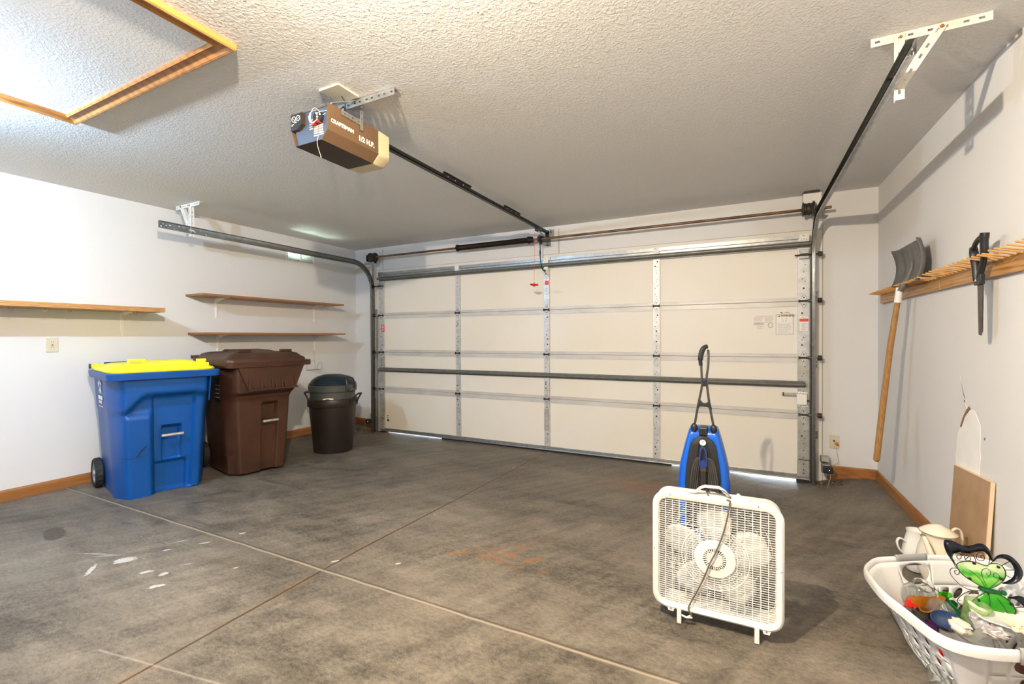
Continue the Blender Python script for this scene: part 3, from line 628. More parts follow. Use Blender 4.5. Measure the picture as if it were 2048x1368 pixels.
#==OPENER==
op = thing('garage_door_opener', 'brown ceiling mounted garage door opener with long dark rail', 'garage door opener', (-1.92, 1.80, 2.26))
ox0, ox1, oy0, oy1, oz0, oz1 = -2.050, -1.795, 1.575, 1.925, 2.165, 2.338
def oprof(y, inset=0):
    c = .028
    return [(ox0+inset, y, oz1-inset), (ox0+inset, y, oz0+.085), (ox0+c+inset, y, oz0+inset), (ox1-c-.012-inset, y, oz0+inset), (ox1-.0-inset, y, oz0+c+.016), (ox1-inset, y, oz1-inset)]
b = mb(m_mud); b.grid([oprof(oy0), oprof(oy1)]); b.m(m_mudd)
hs = wobj(b, 'housing', op, solid=.0025)
hs.data.materials.append(m_mudd)
for p in hs.data.polygons:
    if abs(p.normal.z) > .8 and p.center.z < 0: p.material_index = 1
b = mb(m_mudd); b.loft([oprof(oy0+.02, .004), oprof(oy0+.022, .004)]); b.loft([oprof(oy1-.01, .004), oprof(oy1-.006, .004)]); b.box((ox0+.004, oy0+.02, oz1-.006), (ox1-.004, oy1, oz1-.003)); wobj(b, 'chassis', op)
b = mb(m_slate); q = [(.006, .006), (.16, .006), (.235, .012), (.235, .150), (.006, .150)]
b.prism([(ox0+.012+a, oz0+.006+c) for a, c in [(.02, 0), (.205, 0), (.228, .035), (.228, .155), (.0, .155), (.0, .085)]], (0, oy0+.012, 0), (1, 0, 0), (0, 0, 1), (0, .006, 0)); fp = wobj(b, 'rear_panel', op)
b = mb(m_mudd); pts = [(ox0+.006, oz0+.078), (ox0+.055, oz0+.078), (ox0+.088, oz0+.100), (ox0+.088, oz0+.158), (ox0+.006, oz0+.158)]
b.prism(pts, (0, oy0-.006, 0), (1, 0, 0), (0, 0, 1), (0, .020, 0)); b.m(m_blk); b.prism([(a-(.002), c) for a, c in pts], (0, oy0-.008, 0), (1, 0, 0), (0, 0, 1), (0, .003, 0)); cb = wobj(b, 'control_box', op)
b = mb(m_lab)
for cxx in (.026, .058):
    c0 = (ox0+cxx+.002, oy0-.0095, oz0+.133); b.tube([(c0[0]+.0135*cos(2*pi*i/20), c0[1], c0[2]+.0135*sin(2*pi*i/20)) for i in range(20)], .0014, 5, True)
b.bar((ox0+.019, oy0-.0095, oz0+.143), (ox0+.040, oy0-.0095, oz0+.118), .002, .001); b.bar((ox0+.053, oy0-.0095, oz0+.128), (ox0+.068, oy0-.0095, oz0+.139), .001, .001); b.box((ox0+.032, oy0-.010, oz0+.113), (ox0+.050, oy0-.009, oz0+.1155)); b.box((ox0+.012, oy0-.010, oz0+.106), (ox0+.030, oy0-.009, oz0+.1085)); b.box((ox0+.012, oy0-.010, oz0+.101), (ox0+.022, oy0-.009, oz0+.103))
wobj(b, 'knob_symbols', cb)
b = mb(m_ink)
for i in range(5): b.box((ox0+.118, oy0+.0105, oz0+.068+i*.011), (ox0+.142, oy0+.012, oz0+.0755+i*.011))
for a in (0, .034):
    for i in range(4): b.box((ox0+.150+a, oy0+.0105, oz0+.040+i*.011), (ox0+.180+a, oy0+.012, oz0+.049+i*.011))
b.m(m_lab)
for a in (0, .036):
    for i in range(1+(a > 0)): b.box((ox0+.150+a, oy0+.010, oz0+.030-i*.009+a*.25), (ox0+.180+a, oy0+.012, oz0+.0345-i*.009+a*.25))
wobj(b, 'data_plates', fp)
b = mb(m_blk); b.cyl((ox0+.19, oy0-.004, oz0+.112), (ox0+.19, oy0+.014, oz0+.112), .030, n=20); b.m(m_lab)
for a, c in ((-.003, .018), (.004, .0), (.022, .008)): b.sphere((ox0+.19+a, oy0-.006, oz0+.112+c), .005, 8)
b.m(m_red); b.box((ox0+.158, oy0-.008, oz0+.078), (ox0+.176, oy0+.014, oz0+.096)); b.box((ox0+.190, oy0-.008, oz0+.084), (ox0+.206, oy0+.014, oz0+.094)); wobj(b, 'terminal_block', op)
wr = random.Random(9)
for k, mt in enumerate((m_petal, m_lab, m_petal, m_lab)):
    b = mb(mt); c0 = Vector((ox0+.185, oy0-.010, oz0+.115)); pts = [c0+Vector(((.034+.006*k % 3*.01)*cos(a+k), -.004*k, .034*sin(a+k)+wr.uniform(-.006, .006))) for a in (0, .8, 1.6, 2.5, 3.3)]; pts.append(Vector((ox1-.01, oy0+.02, oz1-.03)) if k % 2 else c0+Vector((-.025, .01, -.02)))
    b.tube(catmull(pts, 5), .0011, 5); wobj(b, 'wire', op)
b = mb(m_lens); rg = []
for y, i_ in ((oy1-.006, 0), (oy1+.085, .004), (oy1+.112, .028)): rg.append([(x+(i_ if x < -1.92 else -i_), yy, z+(i_*.8 if z < 2.2 else -i_*.3)) for x, yy, z in [(p[0], y, p[2]) for p in oprof(y, -.003)]])
b.loft(rg); wobj(b, 'light_lens', op, bevel=.008, seg=3, smooth=True)
b = mb(m_almond); b.tube(catmull([(-1.862, oy0+.006, oz0+.03), (-1.860, oy0-.004, oz0-.005), (-1.857, oy0-.004, oz0-.03), (-1.848, oy0-.004, oz0-.055), (-1.838, oy0-.004, oz0-.078), (-1.835, oy0-.004, oz0-.085)], 4), .0012, 6); b.sphere((-1.835, oy0-.004, oz0-.088), .003, 6); wobj(b, 'antenna_wire', op)
lx, ly = op.location.x, op.location.y; lz = op.location.z
text('CRAFTSMAN', m_cream, 'brand_lettering', op, .0255, (ox1+.0015-lx, oy0+.022-ly, oz0+.086-lz), (0, 1, 0), (0, 0, 1), .0012)
text('1/2 H.P.', m_cream, 'power_lettering', op, .036, (ox1+.0015-lx, oy0+.200-ly, oz0+.066-lz), (0, 1, 0), (0, 0, 1), .0016)
ra = mb(m_black); ra.box((-1.916, 2.03, 2.327), (-1.884, 4.66, 2.331)); ra.box((-1.916, 2.03, 2.327), (-1.912, 4.66, 2.352)); ra.box((-1.888, 2.03, 2.327), (-1.884, 4.66, 2.352)); rl = wobj(ra, 'rail', op)
b = mb(m_galv); b.box((-1.904, 2.03, 2.353), (-1.896, 4.66, 2.3555)); wobj(b, 'chain', rl)
for y0, y1 in ((2.66, 3.02), (3.58, 3.90)):
    b = mb(m_black); b.box((-1.921, y0, 2.330), (-1.917, y1, 2.366)); b.box((-1.884, y0, 2.330), (-1.879, y1, 2.366)); b.box((-1.884, y0, 2.362), (-1.870, y1, 2.366)); b.m(m_galv)
    for q in (.15, .4, .7): b.sphere((-1.878, y0+(y1-y0)*q, 2.345), .005, 6)
    wobj(b, 'rail_joint', rl)
b = mb(m_blk); b.box((-1.925, 4.34, 2.300), (-1.875, 4.42, 2.330)); b.m(m_galv); b.box((-1.918, 4.39, 2.268), (-1.888, 4.47, 2.302)); b.cyl((-1.93, 4.43, 2.275), (-1.88, 4.43, 2.275), .008, n=8); wobj(b, 'trolley', op, bevel=.003)
b = mb(m_black); b.tube(catmull([(-1.908, 4.43, 2.29), (-1.915, 4.455, 2.19), (-1.92, 4.485, 2.08)], 4), .008, 8, flat=(1, .5)); b.tube(catmull([(-1.926, 4.478, 2.12), (-1.928, 4.50, 2.03), (-1.93, 4.535, 1.955), (-1.93, 4.575, 1.925), (-1.93, 4.64, 1.925)], 5), .009, 8, flat=(1, .5)); wobj(b, 'door_arm', op)
b = mb(m_redlab); b.tube([(-1.93, 4.36, 2.29), (-1.932, 4.338, 1.76)], .0016, 5); wobj(b, 'release_cord', op)
b = mb(m_red); b.tube([(-1.978, 4.345, 1.748), (-1.955, 4.338, 1.742), (-1.93, 4.334, 1.735), (-1.905, 4.338, 1.738), (-1.888, 4.345, 1.735)], [.007, .011, .012, .011, .008], 8); b.cyl((-1.932, 4.338, 1.72), (-1.932, 4.338, 1.76), .008, n=8); wobj(b, 'release_handle', op, smooth=True)
b = mb(m_galv); b.box((-1.93, 4.62, 2.29), (-1.925, YW-.005, 2.375)); b.box((-1.875, 4.62, 2.29), (-1.870, YW-.005, 2.375)); b.box((-1.94, YW-.012, 2.28), (-1.86, YW-.005, 2.39)); b.m(m_grime); b.cyl((-1.935, 4.65, 2.345), (-1.865, 4.65, 2.345), .012, n=8); b.cyl((-1.935, 4.63, 2.305), (-1.865, 4.63, 2.305), .008, n=8); wobj(b, 'header_bracket', op)
# opener hangers: slotted angles from the ceiling
oh = thing('opener_hanger', 'slotted steel angles hanging the opener from the ceiling', 'hanger', (-1.72, 1.755, H))
b = mb(m_galv); perf(b, (-1.93, 1.742, H-.020), (-1.52, 1.742, H-.020), .036, .0025, (0, 0, 1), .040, .020, .009); b.box((-1.93, 1.742, H-.005), (-1.52, 1.775, H-.002)); b.m(m_rust); b.sphere((-1.53, 1.748, H-.01), .008, 6); wobj(b, 'ceiling_angle', oh)
b = mb(m_galv); perf(b, (-1.790, 1.66, oz1-.014), (-1.790, 1.80, oz1-.014), .026, .003, (0, 0, 1), .04, .012, .008); b.bar((-1.786, 1.792, H-.005), (-1.786, 1.792, oz1-.055), .018, .003, (1, 0, 0)); b.bar((-1.784, 1.737, H-.01), (-1.80, 1.60, oz1+.004), .024, .003, (0, 0, 1)); b.m(m_hole)
for q in (.02, .05): b.cyl((-1.786, 1.789, H-.03-q), (-1.786, 1.787, H-.03-q), .004, n=6)
wobj(b, 'side_strap', oh)
b = mb(m_galv); b.bar((-2.04, 1.742, H-.005), (-2.04, 1.742, oz1-.02), .024, .003, (1, 0, 0)); b.bar((-1.90, 1.742, H-.012), (-2.05, 1.742, H-.03), .02, .003); wobj(b, 'side_strap', oh)
# ceiling receptacle above the opener, with its wires
rc = thing('ceiling_receptacle', 'cream square ceiling outlet plate above the opener', 'outlet', (-1.80, 1.665, H))
b = mb(m_almond); b.box((-1.87, 1.59, H-.009), (-1.735, 1.725, H)); wobj(b, 'cover_plate', rc, bevel=.003)
b = mb(m_blk); b.tube(catmull([(-1.79, 1.66, H-.02), (-1.77, 1.665, H-.055), (-1.80, 1.69, H-.075), (-1.82, 1.70, H-.05), (-1.84, 1.66, H-.09), (-1.90, 1.62, H-.085)], 6), .0028, 6); wobj(b, 'power_cord', rc)
#==SHELVES==
def shelf(label, x1, y0, y1, zt, th, brs, mt, hooks=(), group=None):
    t = thing('wall_shelf', label, 'shelf', (XL, (y0+y1)/2, zt-th), group=group)
    b = mb(mt); b.box((XL+.002, y0, zt-th), (x1, y1, zt)); wobj(b, 'board', t, bevel=.003)
    for y in brs:
        b = mb(m_white); d = (x1-XL)*.72; z = zt-th; pts = []
        b.box((XL, y-.012, z-.205), (XL+.003, y+.012, z)); b.box((XL, y-.012, z-.003), (XL+d, y+.012, z))
        b.loft([[(XL+.003, y-.0025, z-.003), (XL+d*.95, y-.0025, z-.003), (XL+d*.95, y+.0025, z-.003), (XL+.003, y+.0025, z-.003)],
                [(XL+.003, y-.0025, z-.020), (XL+d*.55, y-.0025, z-.012), (XL+d*.55, y+.0025, z-.012), (XL+.003, y+.0025, z-.020)],
                [(XL+.003, y-.0025, z-.060), (XL+.022, y-.0025, z-.050), (XL+.022, y+.0025, z-.050), (XL+.003, y+.0025, z-.060)],
                [(XL+.003, y-.0025, z-.195), (XL+.008, y-.0025, z-.195), (XL+.008, y+.0025, z-.195), (XL+.003, y+.0025, z-.195)]])
        wobj(b, 'shelf_bracket', t)
    for x, y, a in hooks:
        b = mb(m_gwire if a else m_almond); z = zt-th
        pts = [(x, y, z+.004), (x, y, z-.012)]+[(x+.012*sin(a)*(1-cos(q)), y+.012*cos(a)*(1-cos(q)), z-.012-.012*sin(q)*1.1) for q in [i*pi/7 for i in range(1, 9)]]
        b.tube(pts, .0022, 6); wobj(b, 'cup_hook', t)
    return t
shelf('long light oak shelf with cup hooks underneath, above the outlet', -4.545, -.6, 2.207, 1.466, .038, (2.015, 1.05, .2), m_shelf, [(-4.62, 1.261, .6), (-4.62, 1.441, 0), (-4.62, 1.585, -.6), (-4.60, 1.995, .9)])
shelf('upper of the two stained shelves by the far left corner', -4.555, 2.53, 4.242, 1.628, .020, (2.817, 4.022), m_shelf2)
shelf('lower of the two stained shelves, behind the brown bin', -4.555, 2.545, 4.26, 1.255, .020, (2.83, 4.03), m_shelf2)
#==OUTLETS==
def outlet(label, loc, nrm, w=.070, h=.115, gfci=False):
    n = Vector(nrm); sd = n.cross(Vector((0, 0, 1))); t = thing('wall_outlet', label, 'outlet', loc)
    L = Vector(loc)
    def bx(b, s0, s1, z0, z1, d0, d1):
        b.prism([(s0, z0), (s1, z0), (s1, z1), (s0, z1)], L+n*d0, sd, (0, 0, 1), n*(d1-d0))
    b = mb(m_almond); bx(b, -w/2, w/2, -h/2, h/2, 0, .006); wobj(b, 'cover_plate', t, bevel=.002)
    b = mb(m_almond)
    if gfci:
        bx(b, -.017, .017, -.034, .034, .006, .0085); b.m(m_hole)
        for z in (.020, -.024):
            for s_ in (-.006, .006): bx(b, s_-.0012, s_+.0012, z, z+.008, .0085, .0088)
        b.m(m_red); bx(b, -.006, .006, .001, .006, .0085, .0105); b.m(m_blk); bx(b, -.006, .006, -.009, -.004, .0085, .0105)
    else:
        bx(b, -.014, .014, -.033, -.005, .006, .008); bx(b, -.014, .014, .005, .033, .006, .008); b.m(m_hole); bx(b, -.003, .003, -.045, -.042, .006, .0065)
    wobj(b, 'receptacle', t); return t
outlet('almond safety outlet with red button on the left wall', (XL, 1.562, 1.150), (1, 0, 0), gfci=True, w=.072, h=.112)
t = outlet('almond plate with broken orange plug beside the right track', (.709, YW, .282), (0, -1, 0))
b = mb(m_orange); b.cyl((.722, YW-.008, .273), (.728, YW-.030, .262), .013, .010, 10); b.m(m_hole); b.cyl((.706, YW-.009, .291), (.706, YW-.006, .291), .008, n=8); wobj(b, 'broken_plug', t)
b = mb(m_gwire); b.tube(catmull([(.722, YW-.010, .232), (.726, YW-.012, .19), (.735, YW-.012, .14), (.735, YW-.012, .11), (.728, YW-.014, .100), (.70, YW-.02, .085), (.67, YW-.05, .045)], 4), .0012, 5); wobj(b, 'bell_wire', t)
t = outlet('almond outlet low on the back wall behind the left track', (-4.53, YW, .235), (0, -1, 0))
b = mb(m_orange); b.box((-4.535, YW-.03, .205), (-4.51, YW-.008, .245)); b.tube(catmull([(-4.52, YW-.03, .22), (-4.515, YW-.045, .16), (-4.50, YW-.03, .10)], 4), .0025, 5); wobj(b, 'cord_plug', t)
# safety sensors
for x, sg, lab in ((.588, 1, 'black safety sensor with green light by the right track'), (-4.452, -1, 'black safety sensor at the foot of the left track')):
    g0 = ground(x, 4.56); t = thing('safety_sensor', lab, 'sensor', (x+sg*.03, 4.56, g0))
    zb = .075; xx = x+sg*.036
    b = mb(m_galv); b.box((xx-.020, 4.545, zb+.035), (xx+.030, YW-.01, zb+.038)); b.box((xx-.020, YW-.015, zb+.035), (xx+.030, YW-.012, zb+.085)); b.box((xx-.024, 4.545, zb-.030), (xx-.022, 4.62, zb+.037)); b.m(m_stiled); b.box((xx-.02, 4.63, zb+.05), (xx+.035, 4.70, zb+.09)); wobj(b, 'sensor_bracket', t)
    b = mb(m_blk); b.box((xx-.020, 4.545, zb-.028), (xx+.050, 4.60, zb+.028)); wobj(b, 'sensor_body', t, bevel=.006)
    b = mb(m_led); b.sphere((xx+.024, 4.544, zb+.0), .0028, 8); wobj(b, 'indicator_light', t)
    if sg > 0:
        b = mb(m_gwire); b.tube(catmull([(xx+.05, 4.57, zb), (xx+.07, 4.57, zb-.015), (xx+.055, 4.56, zb-.035), (xx-.0, 4.55, zb-.035), (xx-.02, 4.56, zb-.02)], 5), .0022, 5); b.tube(catmull([(xx+.03, 4.56, zb-.035), (xx+.032, 4.55, zb-.06), (xx+.01, 4.54, -.0+ground(x, 4.54)+.005)], 4), .0022, 5); wobj(b, 'sensor_wire', t)
# heap of blown-in leaves at both door corners
for nm, cxx, cyy, rx, ry, n, lab in (('debris', .66, 4.60, .10, .09, 240, 'dry leaf litter gathered at the foot of the right track'), ('debris', -4.52, 4.56, .12, .10, 260, 'dry leaf litter gathered at the foot of the left track')):
    b = mb(m_debris); r4 = random.Random(n)
    for i in range(n):
        a = r4.uniform(0, 2*pi); q = sqrt(r4.random()); x = cxx+rx*q*cos(a); y = min(YW-.02, cyy+ry*q*sin(a)); z = ground(x, y)+r4.uniform(.002, .035)*(1-q*.8); s_ = r4.uniform(.004, .014)
        u = Vector((r4.uniform(-1, 1), r4.uniform(-1, 1), r4.uniform(-.5, .5))).normalized()*s_; v = Vector((r4.uniform(-1, 1), r4.uniform(-1, 1), r4.uniform(-.2, .6))).normalized()*s_*.6; p = Vector((x, y, z))
        b.face([b.v(p-u), b.v(p+v), b.v(p+u*1.1+Vector((0, 0, .003))), b.v(p-v)])
    o = b.obj(nm); tag(o, lab, 'debris', kind='stuff')
# wire holder on left wall
t = thing('wire_rack', 'bent grey wire holder fixed to the left wall below the shelves', 'wire rack', (XL, 4.03, .80))
for nm, pts, r in (('wire_frame', [(.006, -.135, .105), (.006, -.135, 0), (.006, -.005, 0), (.006, -.005, .105), (.006, -.135, .105)], .0018), ('wire_loop', [(.02, .010, -.005), (.03, .035, .085), (.03, .085, .085), (.03, .088, .000), (.02, .010, -.002), (.006, -.13, -.004)], .0026),
                   ('wire_strut', [(.006, -.12, -.002), (.09, .02, -.050), (.14, .06, -.075)], .0016), ('wire_strut', [(.006, -.01, -.002), (.09, .08, -.045), (.13, .12, -.06)], .0016), ('hanging_wire', [(.004, -.008, .245), (.004, -.010, .10)], .0010)):
    b = mb(m_gwire if nm != 'wire_frame' else m_gwire); b.tube(pts, r, 6); b.obj(nm, t)
#==BINS==
def bin_body(b, W0, D0, W1, D1, Hh, off, step=0, nf=56, nz=64):
    """+X is the front. off(u, v) -> how far the front skin is pressed in; u 0..1 left to right, v 0..1 upward"""
    rings = []
    for k in range(nz+1):
        v = k/nz; z = Hh*v; w = W0+(W1-W0)*v-step*(1-sstep(.66, .72, v)); d0 = D0+(D1-D0)*v; r = .075
        ring = []
        for i in range(nf+1):   # front edge from -Y to +Y
            u = i/nf; y = -w/2+r*.5+(w-r)*u; x = d0/2-off(u, v)
            e = min(u, 1-u); x -= .045*max(0, 1-e/.07)**2
            ring.append((x, y, z))
        for i in range(1, 5): ring.append((d0/2-.05-i*(d0-.10)/5, w/2-.004*sin(i), z))
        for a in (90, 120, 150, 180): t_ = radians(a); ring.append((-d0/2+.05+.05*cos(t_), w/2-.05+.05*sin(t_), z))
        for a in (180, 210, 240, 270): t_ = radians(a); ring.append((-d0/2+.05+.05*cos(t_), -w/2+.05+.05*sin(t_), z))
        for i in range(1, 5): ring.append((-d0/2+.05+i*(d0-.10)/5, -w/2+.004*sin(i), z))
        rings.append(ring)
    b.loft(rings)
def box01(u, a, c, s=.03): return sstep(a-s, a+s, u)*(1-sstep(c-s, c+s, u))
def blue_off(u, v):
    o = 0
    sh = .70+.13*sstep(.02, .30, u)-.01*sstep(.8, 1, u)   # shoulder arch
    o += .042*(1-sstep(sh-.045, sh+.012, v))*sstep(-.05, .1, u+.1)
    o -= .026*(1-sstep(.64, .70, v))*(1-sstep(.31, .35, u))*1.2  # left column stands proud again
    o += .026*box01(u, .36, .84, .012)*(1-sstep(.80, .83, v))*sstep(.0, .02, v)
    o += .060*box01(u, .47, .70, .010)*box01(v, .455, .545, .008)   # window behind the bar
    o += .022*box01(u, .47, .70, .012)*(1-sstep(.45, .46, v))*sstep(.26, .28, v)
    o += .030*box01(u, .38, .78, .015)*(1-sstep(.235, .265, v))
    return o
def brown_off(u, v):
    o = .048*(1-sstep(.70, .735, v))-.020*sstep(.735, .74, v)*box01(u, .22, .98, .03)*(1-sstep(.985, .99, v))*0
    o += .012*(1-sstep(.655, .69, v))
    o += .060*box01(u, .47, .74, .010)*box01(v, .46, .62, .010)
    o += .030*box01(u, .46, .76, .015)*(1-sstep(.455, .47, v))*sstep(-.01, .0, v)
    return o
def wheel(b, c, r, w, ax=(0, 1, 0)):
    ax = Vector(ax); c = Vector(c); n = 36; tire = []
    b.m(m_rub); prof = [(r*.70, -w/2), (r*.93, -w/2), (r, -w*.32), (r*1.0, w*.32), (r*.93, w/2), (r*.70, w/2)]
    rg = []
    for rr, z in prof:
        rg.append([c+Vector((cos(2*pi*i/n)*rr*(.965 if (i % 2 and rr > r*.95) else 1), z, sin(2*pi*i/n)*rr*(.965 if (i % 2 and rr > r*.95) else 1))) for i in range(n)])
    b.grid(rg, True, True); b.m(m_hub)
    rg = [[c+Vector((cos(2*pi*i/n)*q, z, sin(2*pi*i/n)*q)) for i in range(n)] for q, z in ((r*.71, -w*.4), (r*.71, w*.4), (r*.60, w*.4), (r*.60, -w*.4))]; b.grid(rg, True, True)
    b.cyl(c+Vector((0, -w*.55, 0)), c+Vector((0, w*.55, 0)), r*.2, n=14)
    for i in range(6): a = 2*pi*i/6; b.bar(c+Vector((cos(a)*r*.15, 0, sin(a)*r*.15)), c+Vector((cos(a)*r*.64, 0, sin(a)*r*.64)), r*.16, w*.5, ax)
def wheeled_bin(name, label, loc, rz, mb_, ml, W0, D0, W1, D1, Hh, off, kind):
    t = thing(name, label, 'trash bin', loc, rz)
    b = mb(mb_); bin_body(b, W0, D0, W1, D1, Hh, off, .03 if kind == 'brown' else .012); body = b.obj('body', t, smooth=True, angle=40)
    # rim band
    b = mb(mb_); rr = [[(x, y, z) for x, y in rrect(D1+.05+e, W1+.035+e, .05)] for z, e in ((Hh-.045, -.02), (Hh-.040, .012), (Hh+.002, .022), (Hh+.010, .006))]; b.loft(rr); b.obj('rim', t, smooth=True, angle=30)
    # side axle + wheels at the back
    b = mb(m_chrome); b.cyl((-D0/2-.01, -W0/2-.035, .125), (-D0/2-.01, W0/2+.035, .125), .010, n=10); b.obj('axle', t)
    for s_ in (-1, 1): b = MB(); wheel(b, (-D0/2-.005, s_*(W0/2+.028), .118), .118, .050); b.obj('wheel', t, smooth=True, angle=30)
    # catch bar in the front recess
    bz = .475*Hh if kind == 'blue' else .455*Hh; yl = -W0/2+W0*.47; yr = -W0/2+W0*.72; w_ = W0+(W1-W0)*.47
    yc = -w_/2+.037+(w_-.075)*(.585 if kind == 'blue' else .605); hw_ = w_*.115
    d_ = (D0+(D1-D0)*.47)/2-.052
    b = mb(m_chrome); b.cyl((d_+.012, yc-hw_, bz), (d_+.012, yc+hw_, bz), .0125, n=12); b.obj('catch_bar', t, smooth=True)
    return t, body
# ---- blue bin
bx_, by_ = -4.275, 1.995
t, body = wheeled_bin('recycling_bin', 'blue wheeled recycling bin with a yellow lid', (bx_, by_, 0), radians(-13), m_blue, m_yel, .575, .60, .66, .72, .935, blue_off, 'blue')
HB = .945; W1, D1 = .66, .72
b = mb(m_yel)
def lid(b, w, d, z0, rises, r=.09, shift=0):
    rr = []
    for e, z in rises: rr.append([(x+shift*e, y, z0+z) for x, y in rrect(d-2*e, w-2*e, max(.02, r-e*.5))])
    b.loft(rr)
lid(b, W1+.015, D1-.005, HB, ((0, 0), (-.004, .010), (.010, .022), (.035, .030), (.055, .048), (.10, .058), (.18, .062)))
ld = b.obj('lid', t, smooth=True, angle=50)
# raised panel, recess dish, handle loops and hinge on the lid
b = mb(m_yel)
for y0, y1 in ((-.045, .25),):
    b.loft([[(-.22, y0, HB+.045), (.27, y0+.06, HB+.035), (.27, y1, HB+.035), (-.22, y1, HB+.045)], [(-.20, y0+.03, HB+.072), (.20, y0+.09, HB+.072), (.20, y1-.03, HB+.070), (-.20, y1-.02, HB+.072)]])
b.obj('lid_panel', ld, bevel=.012, seg=3, smooth=True)
for (yy, xx, wv, hv) in ((-.155, .20, .075, .055),):
    b = mb(m_yel); b.tube([(xx, yy-wv*.75, HB+.015), (xx, yy-wv*.6, HB+.03+hv), (xx, yy+wv*.6, HB+.03+hv), (xx, yy+wv*.75, HB+.015)], .009, 8, flat=(1.5, 1)); b.obj('lid_handle', ld, smooth=True)
b = mb(m_yel); b.box((.20, .235, HB+.03), (.25, .285, HB+.075)); b.box((.235, .215, HB+.02), (.285, .300, HB+.055)); b.cyl((.225, .225, HB+.07), (.225, .295, HB+.07), .015, n=10); b.obj('lid_latch', ld, bevel=.005)
b = mb(m_yel); b.box((-D1/2-.035, -W1/2-.01, HB+.020), (-D1/2+.07, -W1/2+.09, HB+.045)); b.box((-D1/2-.035, W1/2-.09, HB+.020), (-D1/2+.07, W1/2+.01, HB+.045)); b.obj('lid_hinge', ld, bevel=.004)
b = mb(m_navy); b.cyl((-D1/2-.025, -W1/2+.075, HB+.045), (-D1/2-.025, W1/2-.075, HB+.045), .014, n=10); b.m(m_blk); b.cyl((-D1/2-.025, -W1/2-.018, HB+.030), (-D1/2-.025, -W1/2-.008, HB+.030), .020, n=12); b.obj('handle_bar', t)
# gussets under the rim
b = mb(m_blue)
for y in (-.255, .285): b.prism([(0, 0), (.05, 0), (0, -.22)], (D1/2-.035, y-.004, HB-.035), (1, 0, 0), (0, 0, 1), (0, .008, 0))
b.obj('rim_gusset', body)
# crease and scratches
b = mb(m_navy); b.tube([(.3295, -.125, .395), (.3300, -.155, .36), (.3290, -.185, .315)], [.0015, .0045, .002], 5); b.tube([(.3245, -.27, .325), (.3280, -.225, .310), (.3290, -.185, .312), (.329, -.15, .318)], .0014, 5); b.obj('dent_crease', body)
# white recycling star and lettering on the side panel that faces the room's left
def sp(z): return -(.2875+.0425*z/.935)-.0035
b = mb(m_lab); cxx, czz = -.07, .835
for k in range(5):
    a = radians(90+72*k); a2 = a+radians(72)
    def P3(rx, rz_, an): z = czz+rz_*sin(an); return Vector((cxx+rx*cos(an), sp(z), z))
    p = P3(.036, .040, a); q_ = P3(.036, .040, a2); tip = P3(.060, .068, a)
    b.bar(tip, p.lerp(P3(0, 0, a), .3), .019, .0016, (0, 1, 0)); b.bar(p, p.lerp(q_, .62), .016, .0016, (0, 1, 0))
b.obj('star_emblem', body)
tl = (0, -.0454, 1)
text('REPUBLIC', m_lab, 'bin_lettering', body, .036, (cxx-.085, sp(.730), .730), (1, 0, 0), tl, .0026)
text('SERVICES', m_lab, 'bin_lettering', body, .027, (cxx-.070, sp(.700), .700), (1, 0, 0), tl, .0018)
b = mb(m_lab); b.box((cxx-.09, sp(.67)-.001, .672), (cxx+.07, sp(.67), .677)); b.obj('underline_stripe', body)
# ---- brown bin
t, body = wheeled_bin('trash_bin', 'tall brown wheeled bin standing beside the blue bin', (-4.125, 2.70, 0), radians(-11), m_brown, m_brown, .525, .61, .63, .74, .985, brown_off, 'brown')
HB = .995; W1, D1 = .63, .74
b = mb(m_brown); rr = []
lid(b, W1+.07, D1+.06, HB-.035, ((0, 0), (-.004, .040), (.005, .060), (.030, .072), (.060, .100), (.11, .112), (.20, .118)), .07)
ld = b.obj('lid', t, smooth=True, angle=45)
b = mb(m_brown); b.loft([[(-.26, -.16, HB+.070), (.16, -.14, HB+.07), (.16, .19, HB+.07), (-.26, .20, HB+.07)], [(-.24, -.13, HB+.098), (.05, -.10, HB+.092), (.05, .16, HB+.092), (-.24, .17, HB+.098)]]); b.obj('lid_panel', ld, bevel=.008, smooth=True)
for yy in (-.16, .20):
    b = mb(m_brown); b.tube([(.27, yy-.055, HB+.05), (.275, yy-.05, HB+.088), (.275, yy+.05, HB+.088), (.27, yy+.055, HB+.05)], .009, 8, flat=(1.4, 1)); b.obj('lid_handle', ld, smooth=True)
b = mb(m_brown); b.box((-D1/2-.05, -W1/2-.03, HB+.012), (-D1/2+.05, W1/2+.03, HB+.045)); b.m(m_blk); b.cyl((-D1/2-.030, -W1/2-.035, HB+.030), (-D1/2-.030, -W1/2-.024, HB+.030), .017, n=12); b.obj('handle_bar', t, bevel=.004)
# flared apron under the lid with ribs
b = mb(m_brown); z1_, z0_ = HB-.03, HB-.245; xf = D1/2
b.loft([[(xf-.06, -.17, z0_), (xf+.010, -.17, z0_), (xf+.010, .245, z0_), (xf-.06, .245, z0_)], [(xf-.06, -.26, z1_), (xf+.022, -.26, z1_), (xf+.022, .325, z1_), (xf-.06, .325, z1_)]])
b.box((xf-.03, -.175, z0_-.008), (xf+.038, .25, z0_+.004))
for y, h_ in ((-.165, .12), (-.07, .10), (-.03, .045), (.025, .11), (.06, .05), (.11, .11), (.14, .05), (.235, .12)):
    b.prism([(0, 0), (.034, 0), (.010, h_)], (xf+.004, y-.0045, z0_+.002), (1, 0, 0), (0, 0, 1), (0, .009, 0))
b.obj('rim_apron', body, smooth=True, angle=30)
b = mb(m_brown)
b.box((xf-.05, .30, HB-.05), (xf+.02, .385, HB-.0)); b.obj('rim_corner', body, bevel=.006)
